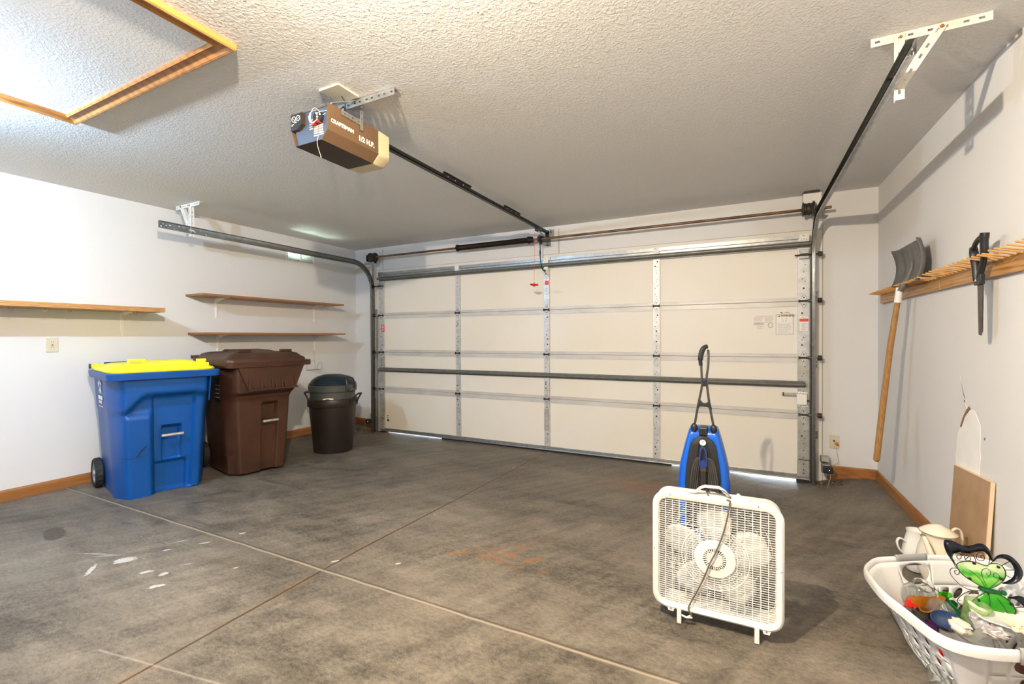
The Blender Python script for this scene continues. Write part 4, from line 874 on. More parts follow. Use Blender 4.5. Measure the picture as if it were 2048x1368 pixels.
# dark info plate on the bin's left flank
ys_l = -(.545+(.63-.545)*.7)/2-.004
b = mb(m_blk); b.box((.05, ys_l-.003, .66), (.15, ys_l, .84)); b.m(m_inkl)
for q in range(4): b.box((.06, ys_l-.004, .68+q*.035), (.14, ys_l-.002, .685+q*.035))
tag(b.obj('info_plate', body), 'black printed plate on the bin side')
# ---- round can with nested grey can
cz = ground(-4.02, 3.60); t = thing('trash_can', 'dark brown round can with a grey can and navy dome lid nested in it', 'trash can', (-4.05, 3.60, cz), radians(-35))
b = mb(m_canb); HC = .585
prof = [(.005, 0), (.195, 0), (.203, .012), (.245, HC-.085), (.258, HC-.083), (.262, HC-.075), (.262, HC-.012), (.256, HC), (.238, HC), (.234, HC-.02), (.195, .03), (.005, .025)]
b.lathe(prof, n=48, mod=lambda a, z: 1-(.022 if (.03 < z < HC-.1 and abs(((a+.45) % (pi/2))-.45) < .36) else 0)); b.obj('can_body', t, smooth=True, angle=32)
for a in (60, 240):
    a_ = radians(a-10); d = Vector((cos(a_), sin(a_), 0)); s_ = Vector((-sin(a_), cos(a_), 0)); b = mb(m_canb)
    P = [d*.258-s_*.055+Vector((0, 0, HC-.05)), d*.290-s_*.055+Vector((0, 0, HC+.010)), d*.318-s_*.045+Vector((0, 0, HC+.045)), d*.325+Vector((0, 0, HC+.052)), d*.318+s_*.045+Vector((0, 0, HC+.045)), d*.290+s_*.055+Vector((0, 0, HC+.010)), d*.258+s_*.055+Vector((0, 0, HC-.05))]
    b.tube(catmull(P, 4), .010, 8, flat=(1.3, .8)); b.box((0, 0, 0), (.001, .001, .001)) if False else None
    b.obj('can_handle', t, smooth=True)
b = mb(m_cang); prof = [(.005, HC-.10), (.228, HC-.10), (.232, HC-.02), (.236, HC+.075), (.247, HC+.078), (.252, HC+.082), (.254, HC+.140), (.246, HC+.150), (.005, HC+.150)]
b.lathe(prof, n=48); ic = b.obj('inner_can', t, smooth=True, angle=32)
b = mb(m_navy); prof = [(.240, HC+.146), (.246, HC+.150), (.247, HC+.162), (.236, HC+.168), (.232, HC+.178), (.212, HC+.205), (.165, HC+.236), (.09, HC+.256), (.005, HC+.262)]
b.lathe(prof, n=40); dl = b.obj('dome_lid', t, smooth=True, angle=50)
a_ = radians(40); d = Vector((cos(a_), sin(a_), 0)); s_ = Vector((-sin(a_), cos(a_), 0)); b = mb(m_canb)
P = [d*.250-s_*.06+Vector((0, 0, HC+.085)), d*.252-s_*.058+Vector((0, 0, HC+.15)), d*.235-s_*.05+Vector((0, 0, HC+.215)), d*.225+Vector((0, 0, HC+.232)), d*.235+s_*.05+Vector((0, 0, HC+.215)), d*.252+s_*.058+Vector((0, 0, HC+.15)), d*.250+s_*.06+Vector((0, 0, HC+.085))]
b.tube(catmull(P, 4), .0085, 8, flat=(1.5, .8)); b.obj('lid_clamp_handle', t, smooth=True)
b = mb(m_cang); p = d*.262; 
b.bar(p-s_*.045+Vector((0, 0, HC+.100)), p+s_*.045+Vector((0, 0, HC+.100)), .045, .022, (0, 0, 1)); b.obj('clamp_catch', t, bevel=.004)
b = mb(m_lab); d2 = Vector((cos(radians(-18)), sin(radians(-18)), 0)); s2 = Vector((-d2.y, d2.x, 0)); b.tube(catmull([d2*.245-s2*.05+Vector((0, 0, HC+.008)), d2*.248+Vector((0, 0, HC+.016)), d2*.246+s2*.04+Vector((0, 0, HC+.010)), d2*.25+s2*.06+Vector((0, 0, HC+.014))], 4), [.006]*5+[.009]*5+[.005]*3, 6); tag(b.obj('liner_scrap', t), 'scrap of white liner caught at the rim')
#==FAN==
FX, FY = -.098, 2.02
tf = thing('box_fan', 'white box fan standing in front of the upright vacuum', 'fan', (FX, FY, 0), 0)
hw, z0, z1, fr, bk = .243, .050, .540, -.022, .082
def rr3(w, z0, z1, r, y, n=6): return [(x, y, (z0+z1)/2+z) for x, z in rrect(w, z1-z0, r, n)]
b = mb(m_fan)   # outer shell: a band around the fan with rounded front lips
rings = [rr3(2*hw-.052, z0+.026, z1-.026, .040, fr+.006), rr3(2*hw-.048, z0+.024, z1-.024, .042, fr-.004), rr3(2*hw-.02, z0+.010, z1-.010, .052, fr-.008), rr3(2*hw-.004, z0+.002, z1-.002, .058, fr-.002), rr3(2*hw, z0, z1, .060, fr+.010), rr3(2*hw, z0, z1, .060, fr+.012),
         rr3(2*hw-.012, z0+.006, z1-.006, .055, fr+.018), rr3(2*hw-.012, z0+.006, z1-.006, .055, bk-.01), rr3(2*hw-.018, z0+.009, z1-.009, .052, bk), rr3(2*hw-.05, z0+.025, z1-.025, .040, bk), rr3(2*hw-.05, z0+.025, z1-.025, .040, bk-.008)]
b.grid(rings, True); sh = b.obj('housing', tf, smooth=True, angle=45, solid=.0015)
zc = (z0+z1)/2; gw = hw-.026; gz = (z1-z0)/2-.026
def grille(y, front, name):
    b = mb(m_fan)
    def bulge(x, z): return (-.010 if front else .008)*max(0, 1-(x*x+z*z)/(gw*gw*1.3))
    nh = 48 if front else 22
    for i in range(1, nh):
        z = -gz+2*gz*i/nh; lim = gw-(.04-sqrt(max(0, .0016-max(0, abs(z)-(gz-.04))**2)) if abs(z) > gz-.04 else 0)
        xs = [-lim+2*lim*k/10 for k in range(11)]
        sag = 0 if front else -.05
        b.tube([(x, y+bulge(x, z), zc+z) for x in xs], .0012, 4)
    nv = 16 if front else 9
    for i in range(1, nv):
        x = -gw+2*gw*i/nv; lim = gz-(.04-sqrt(max(0, .0016-max(0, abs(x)-(gw-.04))**2)) if abs(x) > gw-.04 else 0)
        zs = [-lim+2*lim*k/10 for k in range(11)]; b.tube([(x, y+bulge(x, z)-.0008, zc+z) for z in zs], .0015, 4)
    for r in ((.125,) if front else (.06, .10, .14, .18, .21)): b.tube([(r*cos(a), y+bulge(r, 0), zc+r*sin(a)) for a in [2*pi*i/40 for i in range(40)]], .0018, 4, True)
    if front:
        for r in (.085, .095, .105, .115): b.tube([(r*cos(a), y+bulge(r, 0)+.001, zc+r*sin(a)) for a in [2*pi*i/40 for i in range(40)]], .0008, 4, True)
        b.tube(rr3(2*gw, zc-gz, zc+gz, .035, y), .0025, 4, True)
    return b.obj(name, tf)
grille(fr+.004, True, 'front_grille'); grille(bk-.004, False, 'rear_grille')
b = mb(m_fan); yb = fr-.0085; n = 48
b.grid([[(r*cos(2*pi*i/n), yb+dy, zc+r*sin(2*pi*i/n)) for i in range(n)] for r, dy in ((.077, .003), (.074, 0), (.043, -.002))], True)
for k in range(30):     # fins of the ventilated ring
    a = 2*pi*k/30; b.bar((.027*cos(a), yb-.002, zc+.027*sin(a)), (.044*cos(a), yb-.002, zc+.044*sin(a)), .0024, .003, (0, 1, 0))
b.grid([[(r*cos(2*pi*i/n), yb-.002, zc+r*sin(2*pi*i/n)) for i in range(n)] for r in (.029, .001)], True); b.m(m_motor); b.grid([[(r*cos(2*pi*i/n), yb+.004, zc+r*sin(2*pi*i/n)) for i in range(n)] for r in (.045, .001)], True)
for k in range(3):
    for j in range(16+k*0):
        a = 2*pi*j/16; r = .025-k*.005; b.cyl((r*cos(a), yb-.0030, zc+r*sin(a)), (r*cos(a), yb-.0018, zc+r*sin(a)), .0008, n=5)
b.obj('centre_cap', tf, smooth=True, angle=30)
b = mb(m_motor); b.cyl((0, .035, zc), (0, bk-.006, zc), .055, n=24); b.obj('motor', tf, bevel=.006)

b = mb(m_fanb); b.cyl((0, fr+.020, zc), (0, .035, zc), .040, n=24); hub = b.obj('blade_hub', tf, bevel=.006, smooth=True)
for k in range(5):
    a0 = radians(95+72*k); b = mb(m_fanb); rows = []
    for i in range(9):
        q = i/8; r = .036+.165*q; wd = (.26+.62*sin(min(1, q*1.25+.12)*pi*.62))*(1 if q < .8 else (1-(q-.8)*2.4)); hwid = wd*.062/ .5*.62
        row = []
        for j in range(7):
            u = j/6-.5; tx_, nz_ = u*2*hwid, 0
            px_ = r; pt = tx_-.012*q; yy = .010+u*.040*(1-.4*q)+.004*(4*u*u)
            row.append((px_*cos(a0)-pt*sin(a0), yy, zc+px_*sin(a0)+pt*cos(a0)))
        rows.append(row)
    b.grid(rows); b.obj('fan_blade', hub, smooth=True, solid=.0022)
# feet
for x in (-.135, .150):
    b = mb(m_fan); b.box((x-.0085, -.034, 0), (x+.0085, -.026, .062)); b.box((x-.0085, -.030, .045), (x+.0085, .10, .055)); b.box((x-.0085, .095, 0), (x+.0085, .103, .062)); b.obj('foot', tf, bevel=.002)
    xs_ = x-.033 if x < 0 else x+.033
    b = mb(m_fan); b.prism([(-.016, .014), (.016, .014), (.010, -.004), (-.010, -.004)], (xs_, fr-.006, z0-.004), (1, 0, 0), (0, 0, 1), (0, .02, 0)); b.m(m_gwire); b.cyl((xs_, fr-.0075, z0+.003), (xs_, fr-.005, z0+.003), .0035, n=8); b.obj('screw_tab', tf)
for x, z in ((-.17, z1-.008), (.155, z1-.008), (-hw+.010, zc), (hw-.010, zc)):
    b = mb(m_gwire); b.cyl((x, fr-.0095, z), (x, fr-.005, z), .0028, n=8); b.obj('screw', tf)
b = mb(m_fan); P = [(-.105, .012, z1+.002), (-.075, .012, z1+.004), (-.055, .012, z1+.024), (-.040, .012, z1+.032), (.015, .012, z1+.034), (.035, .012, z1+.022), (.050, .012, z1+.006)]
b.tube(P, .0085, 8, flat=(1.3, .7)); b.obj('carry_handle', tf, smooth=True)
b = mb(m_fan); b.box((.060, -.004, z1-.002), (.125, .030, z1+.008)); b.m(m_fan); b.cyl((.085, .012, z1+.006), (.085, .012, z1+.014), .010, n=12); b.box((.080, .010, z1+.012), (.090, .014, z1+.020)); b.obj('speed_switch', tf, bevel=.002)
b = mb(m_cord)
P = [(-.02, .06, z1-.01), (-.035, .045, z1+.008), (-.02, -.002, z1-.004), (.03, -.010, z1-.010), (.052, fr-.014, z1+.004), (.055, fr-.015, z1-.015), (.035, fr-.016, .42), (.005, fr-.022, .33), (-.015, fr-.024, .285), (-.045, fr-.018, .20), (-.085, fr-.014, .11), (-.098, fr-.012, .072), (-.088, fr-.012, .050), (-.085, fr-.014, .040)]
b.tube(catmull(P, 8), .0032, 6); b.tube(catmull([(-.035, .03, z1+.003), (0, .01, z1+.030), (.04, .0, z1+.022), (.056, -.012, z1+.006), (.05, .03, z1-.0), (0, .05, z1+.002)], 8), .0028, 6); b.obj('power_cord', tf, smooth=True)
b = mb(m_fan); b.tube([(-.125, fr-.012, .038), (-.105, fr-.013, .034), (-.09, fr-.014, .046)], .004, 6); b.tube([(-.105, fr-.013, .034), (-.083, fr-.014, .040)], .004, 6); b.obj('plug', tf)
#==VACUUM==
VX, VY = -.198, 2.86
tv = thing('upright_vacuum', 'blue and black upright vacuum with coiled cord behind the fan', 'vacuum', (VX, VY, ground(VX, VY)), 0)
gz0 = -ground(VX, VY)
def shell(z):   # half width of the blue shell with height (room z)
    P = [(.02, .10), (.12, .128), (.25, .140), (.36, .139), (.45, .130), (.55, .107), (.62, .088), (.655, .078), (.668, .070)]
    for (a, wa), (c, wc) in zip(P, P[1:]):
        if z <= c: return wa+(wc-wa)*max(0, (z-a)/(c-a))
    return .07
def dep(z): return .055+.05*(1-z/.7)
rows = []; zs = [.02+.648*i/34 for i in range(35)]
for z in zs:
    w = shell(z); d = dep(z); c = min(1, (.675-z)/.03)
    rows.append([(-w, .05, z), (-w*1.0, 0, z), (-w*.97, -d*.55*c, z), (-w*.88, -d*.9*c, z), (-w*.74, -d*c, z), (-w*.60, -d*.92*c, z), (w*.60, -d*.92*c, z), (w*.74, -d*c, z), (w*.88, -d*.9*c, z), (w*.97, -d*.55*c, z), (w, 0, z), (w, .05, z)])
rows = [[(x, y, z+gz0) for x, y, z in r] for r in rows]
b = mb(m_vblue); b.loft(rows); sb = b.obj('blue_shell', tv, smooth=True, angle=50)
rows = []
for i in range(26):
    z = .02+.605*i/25; w = shell(z)*.70*(1 if z < .56 else sqrt(max(.02, 1-((z-.56)/.068)**2))); d = dep(z)
    rows.append([(-w, -d*.8, z+gz0), (-w*.96, -d-.012, z+gz0), (-w*.6, -d-.018, z+gz0), (w*.6, -d-.018, z+gz0), (w*.96, -d-.012, z+gz0), (w, -d*.8, z+gz0)])
b = mb(m_blk); b.loft(rows); fpn = b.obj('black_front', tv, smooth=True, angle=50)
b = mb(m_blk); b.box((-.022, -.062, .625+gz0), (.024, .03, .672+gz0)); b.obj('top_clip', tv, bevel=.006)
b = mb(m_gun); d0 = -.085
b.cyl((.004, d0-.020, .02+gz0), (.004, d0-.014, .44+gz0), .019, n=16); b.cyl((.004, d0-.018, .435+gz0), (.004, d0-.010, .475+gz0), .024, n=16); b.obj('wand', tv, smooth=True)
b = mb(m_blk); P = catmull([(-.03, -.095, .47), (-.024, -.088, .56), (-.01, -.084, .612), (.010, -.084, .612), (.026, -.088, .56), (.036, -.095, .47)], 5); b.tube([(x, y, z+gz0) for x, y, z in P], .006, 6); b.obj('collar', tv)
b = mb(m_lab); b.cyl((.001, -.088, .593+gz0), (.001, -.094, .593+gz0), .0165, n=20); b.m(m_ink); b.box((-.003, -.0952, .593+gz0), (.006, -.0938, .600+gz0)); b.obj('round_badge', tv)
b = mb(m_vnavy); P = catmull([(-.013, -.118, .49), (-.010, -.118, .55), (.003, -.116, .572), (.018, -.118, .55), (.023, -.118, .49)], 5); b.tube([(x, y, z+gz0) for x, y, z in P], .0042, 6); b.cyl((.006, -.105, .478+gz0), (.006, -.126, .478+gz0), .024, .021, 20); b.cyl((.006, -.126, .478+gz0), (.006, -.129, .478+gz0), .015, n=20); b.obj('cord_hook', tv, smooth=True, angle=30)
cr = random.Random(4)
for k in range(9):      # wrapped cord loops: one continuous strand per part
    s_ = -1 if k % 2 else 1; xo = .018+.0065*(k//2)*1.25; xm = .030+.0105*(k//2)
    P = [(.006+s_*.012, -.108, .515), (s_*xo+.004, -.104, .49), (s_*xm+.004, -.100-.004*(k//2), .40), (s_*(xm+.006)+.004, -.108, .28), (s_*(xm+.004)+.004, -.116, .16), (s_*(xm-.004)+.004, -.122, .09)]
    b = mb(m_vcord); b.tube([(x, y, z+gz0) for x, y, z in catmull(P, 5)], .0048, 6); b.obj('cord_strand', tv, smooth=True)
# floor head
b = mb(m_blk); b.loft([[(-.165, -.22, gz0+.004), (.165, -.22, gz0+.004), (.165, .04, gz0+.004), (-.165, .04, gz0+.004)], [(-.165, -.22, gz0+.045), (.165, -.22, gz0+.045), (.165, .04, gz0+.06), (-.165, .04, gz0+.06)], [(-.145, -.20, gz0+.070), (.145, -.20, gz0+.070), (.145, .03, gz0+.11), (-.145, .03, gz0+.11)]]); b.obj('floor_head', tv, bevel=.012, seg=3, smooth=True)
b = mb(m_vblue); b.loft([[(-.12, -.18, gz0+.068), (.12, -.18, gz0+.068), (.12, 0, gz0+.10), (-.12, 0, gz0+.10)], [(-.10, -.16, gz0+.085), (.10, -.16, gz0+.085), (.10, -.0, gz0+.13), (-.10, -.0, gz0+.13)]]); b.obj('head_cover', tv, bevel=.010, smooth=True)
# handle: two tubes that cross close together, a yoke and the grip
def zz(p): return [(x, y, z+gz0) for x, y, z in p]
for s_ in (-1, 1):
    sx0 = .052 if s_ > 0 else -.045
    P = [(sx0, -.035, .690), (s_*.030+.003, -.030, .80), (s_*.0125+.006, -.025, .915), (s_*.013+.004, -.022, .960), (s_*.018+.006, -.018, 1.02), (s_*.020+.006, -.012, 1.08), (s_*.014+.010, -.006, 1.115)]
    b = mb(m_gun); b.tube(zz(catmull(P, 5)), .0065, 8); b.obj('handle_tube', tv, smooth=True)
    b = mb(m_blk); b.sphere((sx0+s_*.003, -.045, .665+gz0), .018, 12, (1, .9, 1.55)); b.obj('tube_socket', tv, smooth=True)
b = mb(m_blk); b.prism([(-.036, -.020), (-.018, -.006), (.02, -.008), (.044, -.024), (.036, .012), (.028, .028), (.012, .014), (-.004, .014), (-.018, .030), (-.030, .012)], (.002, -.038, .795+gz0), (1, 0, 0), (0, 0, 1), (0, .022, 0)); b.obj('handle_yoke', tv, bevel=.003)
b = mb(m_blk); b.box((-.006, -.036, .905+gz0), (.018, -.012, .948+gz0)); b.m(m_vnavy); b.sphere((.006, -.038, .938+gz0), .008, 8); b.obj('handle_clamp', tv, bevel=.002)
b = mb(m_blk); b.tube(zz(catmull([(-.014, -.022, 1.025), (-.016, -.024, 1.06), (-.010, -.022, 1.10), (.004, -.018, 1.128), (.018, -.010, 1.134)], 5)), [.012]*5+[.0165]*10+[.014]*6, 10, flat=(1, .9)); b.obj('handle_grip', tv, smooth=True)
#==RIGHT WALL==
def peg_rack(label, y0, y1, ys_, tilt):
    t = thing('peg_rack', label, 'peg rack', (XR, (y0+y1)/2, 1.49))
    b = mb(m_rack); b.box((XR-.022, y0, 1.447), (XR-.001, y1, 1.521)); wobj(b, 'rack_board', t, bevel=.002)
    rp = random.Random(len(ys_))
    for y in ys_:
        b = mb(m_peg); dz = rp.uniform(-.003, .003)+tilt; dy = rp.uniform(-.004, .004); b.cyl((XR-.015, y, 1.514), (.904, y+dy, 1.533+dz), .0044, .0042, 10); b.sphere((.904, y+dy, 1.533+dz), .0043, 8); wobj(b, 'peg', t, smooth=True)
peg_rack('near board of light wooden pegs on the right wall, holding the saw', 1.10, 3.335, [3.315-.0509*i for i in range(43)], .003)
peg_rack('far board of thin wooden pegs in the corner, holding the snow shovel', 3.345, 4.56, [3.40+.0505*i for i in range(23)], -.008)
tw = bpy.data.objects['wall_right']
b = mb(m_torn); hole = [(3.082, .853), (3.045, .818), (2.999, .829), (2.962, .823), (2.94, .793), (2.911, .768), (2.908, .70), (2.914, .652), (2.903, .609), (2.916, .573), (2.916, .49), (3.178, .49), (3.186, .563), (3.169, .632), (3.158, .685), (3.125, .727), (3.10, .774), (3.069, .807)]
rj = random.Random(2); hj = []
for i, (y, z) in enumerate(hole):
    y2, z2 = hole[(i+1) % len(hole)]
    for q in (0, .33, .66): hj.append((y+(y2-y)*q+rj.uniform(-.003, .003), z+(z2-z)*q+rj.uniform(-.003, .003)))
def wallpatch(name, pts, mt, d, label=None):
    b = mb(mt); c = Vector((sum(p[0] for p in pts)/len(pts), sum(p[1] for p in pts)/len(pts))); n = len(pts)
    front = [b.v((XR-d, *p)) for p in pts]; back = [b.v((XR+.001, *p)) for p in pts]; cc = b.v((XR-d, c.x, c.y))
    for i in range(n): b.face([front[i], front[(i+1) % n], cc]); b.face([front[i], back[i], back[(i+1) % n], front[(i+1) % n]])
    o = b.obj(name, tw); 
    if label: o['label'] = label
    return o
wallpatch('torn_patch', hj, m_torn, .0012, 'bare white gypsum where the wall paper tore away')
wallpatch('torn_patch', [(3.136, .98), (3.094, .888), (3.073, .852), (3.062, .858), (3.100, .893)], m_torn, .0014)
wallpatch('torn_edge', [(3.061, .815), (3.03, .840), (3.012, .828), (3.05, .803), (3.083, .773), (3.116, .718), (3.130, .723), (3.097, .775)], m_tear, .0022, 'curled brown torn paper edge')
wallpatch('torn_edge', [(3.088, .862), (3.075, .868), (3.070, .858), (3.080, .852)], m_tear, .002); wallpatch('nail_dent', [(2.872, .715), (2.860, .715), (2.860, .704), (2.872, .704)], m_tear, .0015)
# leaning hardboard offcut
t = thing('leaning_board', 'brown hardboard offcut leaning on the right wall below the torn patch', 'board', (.965, 2.945, 0))
for nm, mt, d0, d1 in (('board_face', m_mdf, 0, .003), ('board_core', m_pine, .003, .018)):
    b = mb(mt); zt0, zt1 = .510, .525; xb, xt = .956, .9840-.0
    pts = []
    for (y, z, x) in ((3.138, .0, xb), (2.755, .0, xb), (2.755, zt1+.012, xt), (3.138, zt0+.008, xt)): pts.append((x, y, z))
    b.loft([[(x+d0, y, z) for x, y, z in pts], [(x+d1, y, z) for x, y, z in pts]]); wobj(b, nm, t)
# shovel
t = thing('snow_shovel', 'grey snow shovel hung upside down with a long wooden handle', 'shovel', (.82, 3.88, .30))
b = mb(m_handle); P = [Vector((.818, 3.88, .335)), Vector((.819, 3.8785, .345)), Vector((.832, 3.858, .55)), Vector((.868, 3.79, 1.10)), Vector((.898, 3.735, 1.44))]; b.tube(P, [.011, .0185, .0185, .0175, .0150], 14); wobj(b, 'wooden_handle', t, smooth=True)
b = mb(m_white); b.cyl((.8955, 3.740, 1.405), (.902, 3.728, 1.500), .0195, .018, 16); wobj(b, 'white_socket', t, smooth=True)
b = mb(m_shov); rows = []
for i in range(15):
    q = i/14; a = -1.05+2.1*q; xx = .930+.055*cos(a*1.0)-.03+.0*q; zz_ = 1.515+.245*q; wq = .235+.012*q
    row = []
    for j in range(25):
        u = j/24*2-1; y = 3.655-u*wq; rib = .003*cos(u*pi*5.5) if q < .92 else 0; edge = -.030*max(0, (abs(u)-.86)/.14)**2
        row.append((xx+rib+edge-.010*(1-u*u)*0, y, zz_-.018*u*0))
    rows.append(row)
b.grid(rows); wobj(b, 'scoop', t, smooth=True, solid=.004)
b = mb(m_shov); b.tube([(.903, 3.728, 1.48), (.935, 3.70, 1.55), (.952, 3.68, 1.62), (.950, 3.67, 1.66)], [.020, .019, .014, .006], 10); wobj(b, 'scoop_socket', t, smooth=True)
# saw
t = thing('pruning_saw', 'black handled pruning saw hanging from the pegs', 'saw', (.945, 2.745, 1.19))
b = mb(m_saw); b.prism([(2.728, 1.19), (2.752, 1.192), (2.757, 1.20), (2.772, 1.46), (2.716, 1.46), (2.722, 1.22)], (.944, 0, 0), (0, 1, 0), (0, 0, 1), (.002, 0, 0)); wobj(b, 'blade', t)
b = mb(m_saw)
for i in range(42): z = 1.205+i*.0058; y = 2.7205-(z-1.2)*.017; b.prism([(y+.001, z), (y+.001, z+.005), (y-.0045, z+.0025)], (.9435, 0, 0), (0, 1, 0), (0, 0, 1), (.003, 0, 0))
o = wobj(b, 'saw_teeth', t); o['kind'] = 'stuff'
b = mb(m_blk); b.tube(catmull([(.942, 2.762, 1.435), (.942, 2.772, 1.50), (.938, 2.785, 1.555), (.932, 2.775, 1.590)], 4), [.016, .017, .018, .018, .018, .018, .018, .018, .017, .017, .016, .015, .012], 10, flat=(.8, 1)); b.tube(catmull([(.942, 2.745, 1.45), (.942, 2.715, 1.50), (.935, 2.680, 1.54), (.930, 2.668, 1.600), (.930, 2.662, 1.632)], 4), [.014]*8+[.018]*5+[.020]*4, 10, flat=(.8, 1))
b.box((.934, 2.715, 1.415), (.951, 2.778, 1.462)); b.tube(catmull([(.932, 2.777, 1.578), (.930, 2.74, 1.605), (.930, 2.70, 1.618), (.930, 2.668, 1.615)], 3), .012, 8, flat=(.8, 1)); wobj(b, 'grip', t, bevel=.003, smooth=True)
b = mb(m_lab); b.cyl((.9345, 2.758, 1.438), (.931, 2.758, 1.438), .006, n=10); wobj(b, 'rivet', t)
# ------------------------------------------------------------------ pots behind the basket
def pot(name, label, loc, rz, prof, mt, lid=None, spout=None, handle=None, n=32):
    t = thing(name, label, 'teapot' if 'coffee' in label or 'tea' in label else 'jug', loc, rz)
    b = mb(mt); b.lathe(prof, n=n, mod=lambda a, z: 1+.018*abs(sin(a*4))); b.obj('body', t, smooth=True, angle=60)
    if lid:
        b = mb(mt); b.lathe(lid, n=n); o = b.obj('lid', t, smooth=True, angle=50); zl = lid[1][1]
        b = mb(m_gold); r = max(p[0] for p in lid); b.tube([(r*cos(2*pi*i/32), r*sin(2*pi*i/32), zl+.003) for i in range(32)], .0018, 5, True); b.obj('gilt_rim', o)
        b = mb(m_gold); zt = lid[-2][1]
        for s_ in (-1, 1): b.sphere((-.010*s_*.9, -.03, zt-.012), .0035, 6, (1.6, 1, .6))
        b.obj('painted_bloom', o)
    if spout: b = mb(mt); b.tube(catmull(spout[0], 6), spout[1](len(catmull(spout[0], 6))), 12, flat=(1, .85)); b.obj('spout', t, smooth=True)
    if handle: b = mb(mt); b.tube(catmull(handle, 6), .006, 8, flat=(1.2, .8)); b.obj('handle', t, smooth=True)
    return t
t = pot('coffee_pot', 'cream porcelain coffee pot with gilt lid behind the laundry basket', (.835, 2.84, 0), 0,
    [(.045, 0), (.050, .006), (.055, .02), (.076, .07), (.082, .12), (.074, .17), (.062, .21), (.058, .235), (.063, .250), (.058, .250), (.02, .25)], m_ceram,
    [(.056, .246), (.070, .250), (.070, .256), (.060, .264), (.040, .278), (.020, .286), (.010, .290), (.004, .291)],
    ([(.02, -.075, .09), (-.015, -.098, .11), (-.045, -.090, .16), (-.060, -.070, .215), (-.072, -.060, .245)], lambda n: [.022-.012*i/(n-1) for i in range(n)]),
    [(.045, .03, .235), (.070, .035, .270), (.092, .04, .262), (.098, .04, .22), (.088, .035, .17), (.068, .02, .13)])
b = mb(m_gold); b.tube([(-.072+.010*cos(a), -.060, .247+.004*sin(a)) for a in [2*pi*i/12 for i in range(12)]], .0018, 5, True); b.sphere((.0, -.078, .165), .004, 6, (1.6, .5, .8)); b.sphere((.018, -.076, .162), .0035, 6, (1.4, .5, .8)); b.tube(catmull([(-.055, -.082, .225), (-.035, -.102, .17), (-.008, -.110, .12), (.02, -.092, .10)], 5), .0015, 5); b.obj('gilt_trim', t)
pot('cream_jug', 'white porcelain jug with looped handle beside the cream coffee pot', (.790, 2.975, 0), radians(15),
    [(.035, 0), (.040, .006), (.050, .04), (.058, .08), (.054, .12), (.044, .165), (.038, .19), (.041, .205), (.037, .205), (.030, .18)], m_cerw,
    None, None, [(-.048, -.005, .145), (-.075, -.005, .160), (-.088, -.005, .140), (-.078, -.005, .105), (-.055, -.005, .08)])
#==BASKET==
ZR = .25
rimp = [(.443, 2.287), (.470, 2.358), (.507, 2.413), (.582, 2.463), (.703, 2.536), (.780, 2.571), (.880, 2.600), (.950, 2.575), (.980, 2.49), (.988, 2.36), (.988, 2.22), (.980, 2.08), (.955, 1.975), (.890, 1.925), (.810, 1.900), (.736, 1.876), (.66, 1.850), (.590, 1.847), (.548, 1.875), (.522, 1.929), (.492, 2.009), (.462, 2.089), (.447, 2.18)]
rimp = [Vector((x, y)) for x, y in rimp]; bc = Vector((.720, 2.225))
tb = thing('laundry_basket', 'white plastic laundry basket full of glassware with grey grips', 'laundry basket', (bc.x, bc.y, 0))
RC = [Vector((p.x-bc.x, p.y-bc.y)) for p in [Vector((q.x, q.y)) for q in catmull([Vector((p.x, p.y, 0)) for p in rimp], 12, True)]]
cum = [0]
for i in range(len(RC)): cum.append(cum[-1]+(RC[(i+1) % len(RC)]-RC[i]).length)
LR = cum[-1]
def rimat(s):
    s %= LR
    import bisect
    i = min(len(RC)-1, bisect.bisect_right(cum, s)-1); f = (s-cum[i])/max(1e-9, cum[i+1]-cum[i]); return RC[i].lerp(RC[(i+1) % len(RC)], f)
ZB = .232
def bask(s, v):
    p = rimat(s); q = v**1.08; kx = .53+(.935-.53)*q; ky = .73+(.945-.73)*q; return Vector((p.x*kx, p.y*ky, .004+(ZB-.004)*v))
def s_of(x, y):
    best = min(range(len(RC)), key=lambda i: (RC[i]-Vector((x-bc.x, y-bc.y))).length); return cum[best]
b = mb(m_bask)
def cell(s0, s1, v0, v1, hole=None):
    if hole is None:
        n = max(1, int((s1-s0)/.012)); m_ = max(1, int((v1-v0)/.08)); b.grid([[bask(s0+(s1-s0)*i/n, v0+(v1-v0)*j/m_) for i in range(n+1)] for j in range(m_+1)]); return
    cs, cv = (s0+s1)/2, (v0+v1)/2; hs, hv, sh = hole; out = []; inn = []
    for i in range(24):
        a = 2*pi*i/24; c, s_ = cos(a), sin(a); k = 1/max(abs(c), abs(s_))
        out.append(bask(cs+(s1-s0)/2*c*k, cv+(v1-v0)/2*s_*k)); inn.append(bask(cs+hs*c+sh*s_, cv+hv*s_))
    b.grid([out, inn], True)
sA, sB = s_of(.582, 2.463), s_of(.703, 2.536)   # far grip
sC, sD = s_of(.865, 1.917), s_of(.742, 1.878)      # near grip
s0f = min(sA, sB)-.012; s1f = max(sA, sB)+.012; s0n = min(sC, sD)-.01; s1n = max(sC, sD)+.01
def band(a, c, v0, v1, pitch, off, hole, lim=None):
    """row of holes between rim lengths a..c"""
    n = max(1, int((c-a)/pitch)); st = (c-a)/n
    if off: cell(a, a+st/2, v0, v1)
    for i in range(n-(1 if off else 0)): s = a+(st/2 if off else 0)+i*st; cell(s, s+st, v0, v1, hole)
    if off: cell(c-st/2, c, v0, v1)
zones = []
sL0, sL1 = s_of(.455, 2.32)-LR, s_of(.54, 1.885)-LR   # left long side (negative, before 0)
sR0, sR1 = s_of(.96, 2.56), s_of(.965, 2.0)
zl0, zl1 = s_of(.56, 1.865)-LR, 0
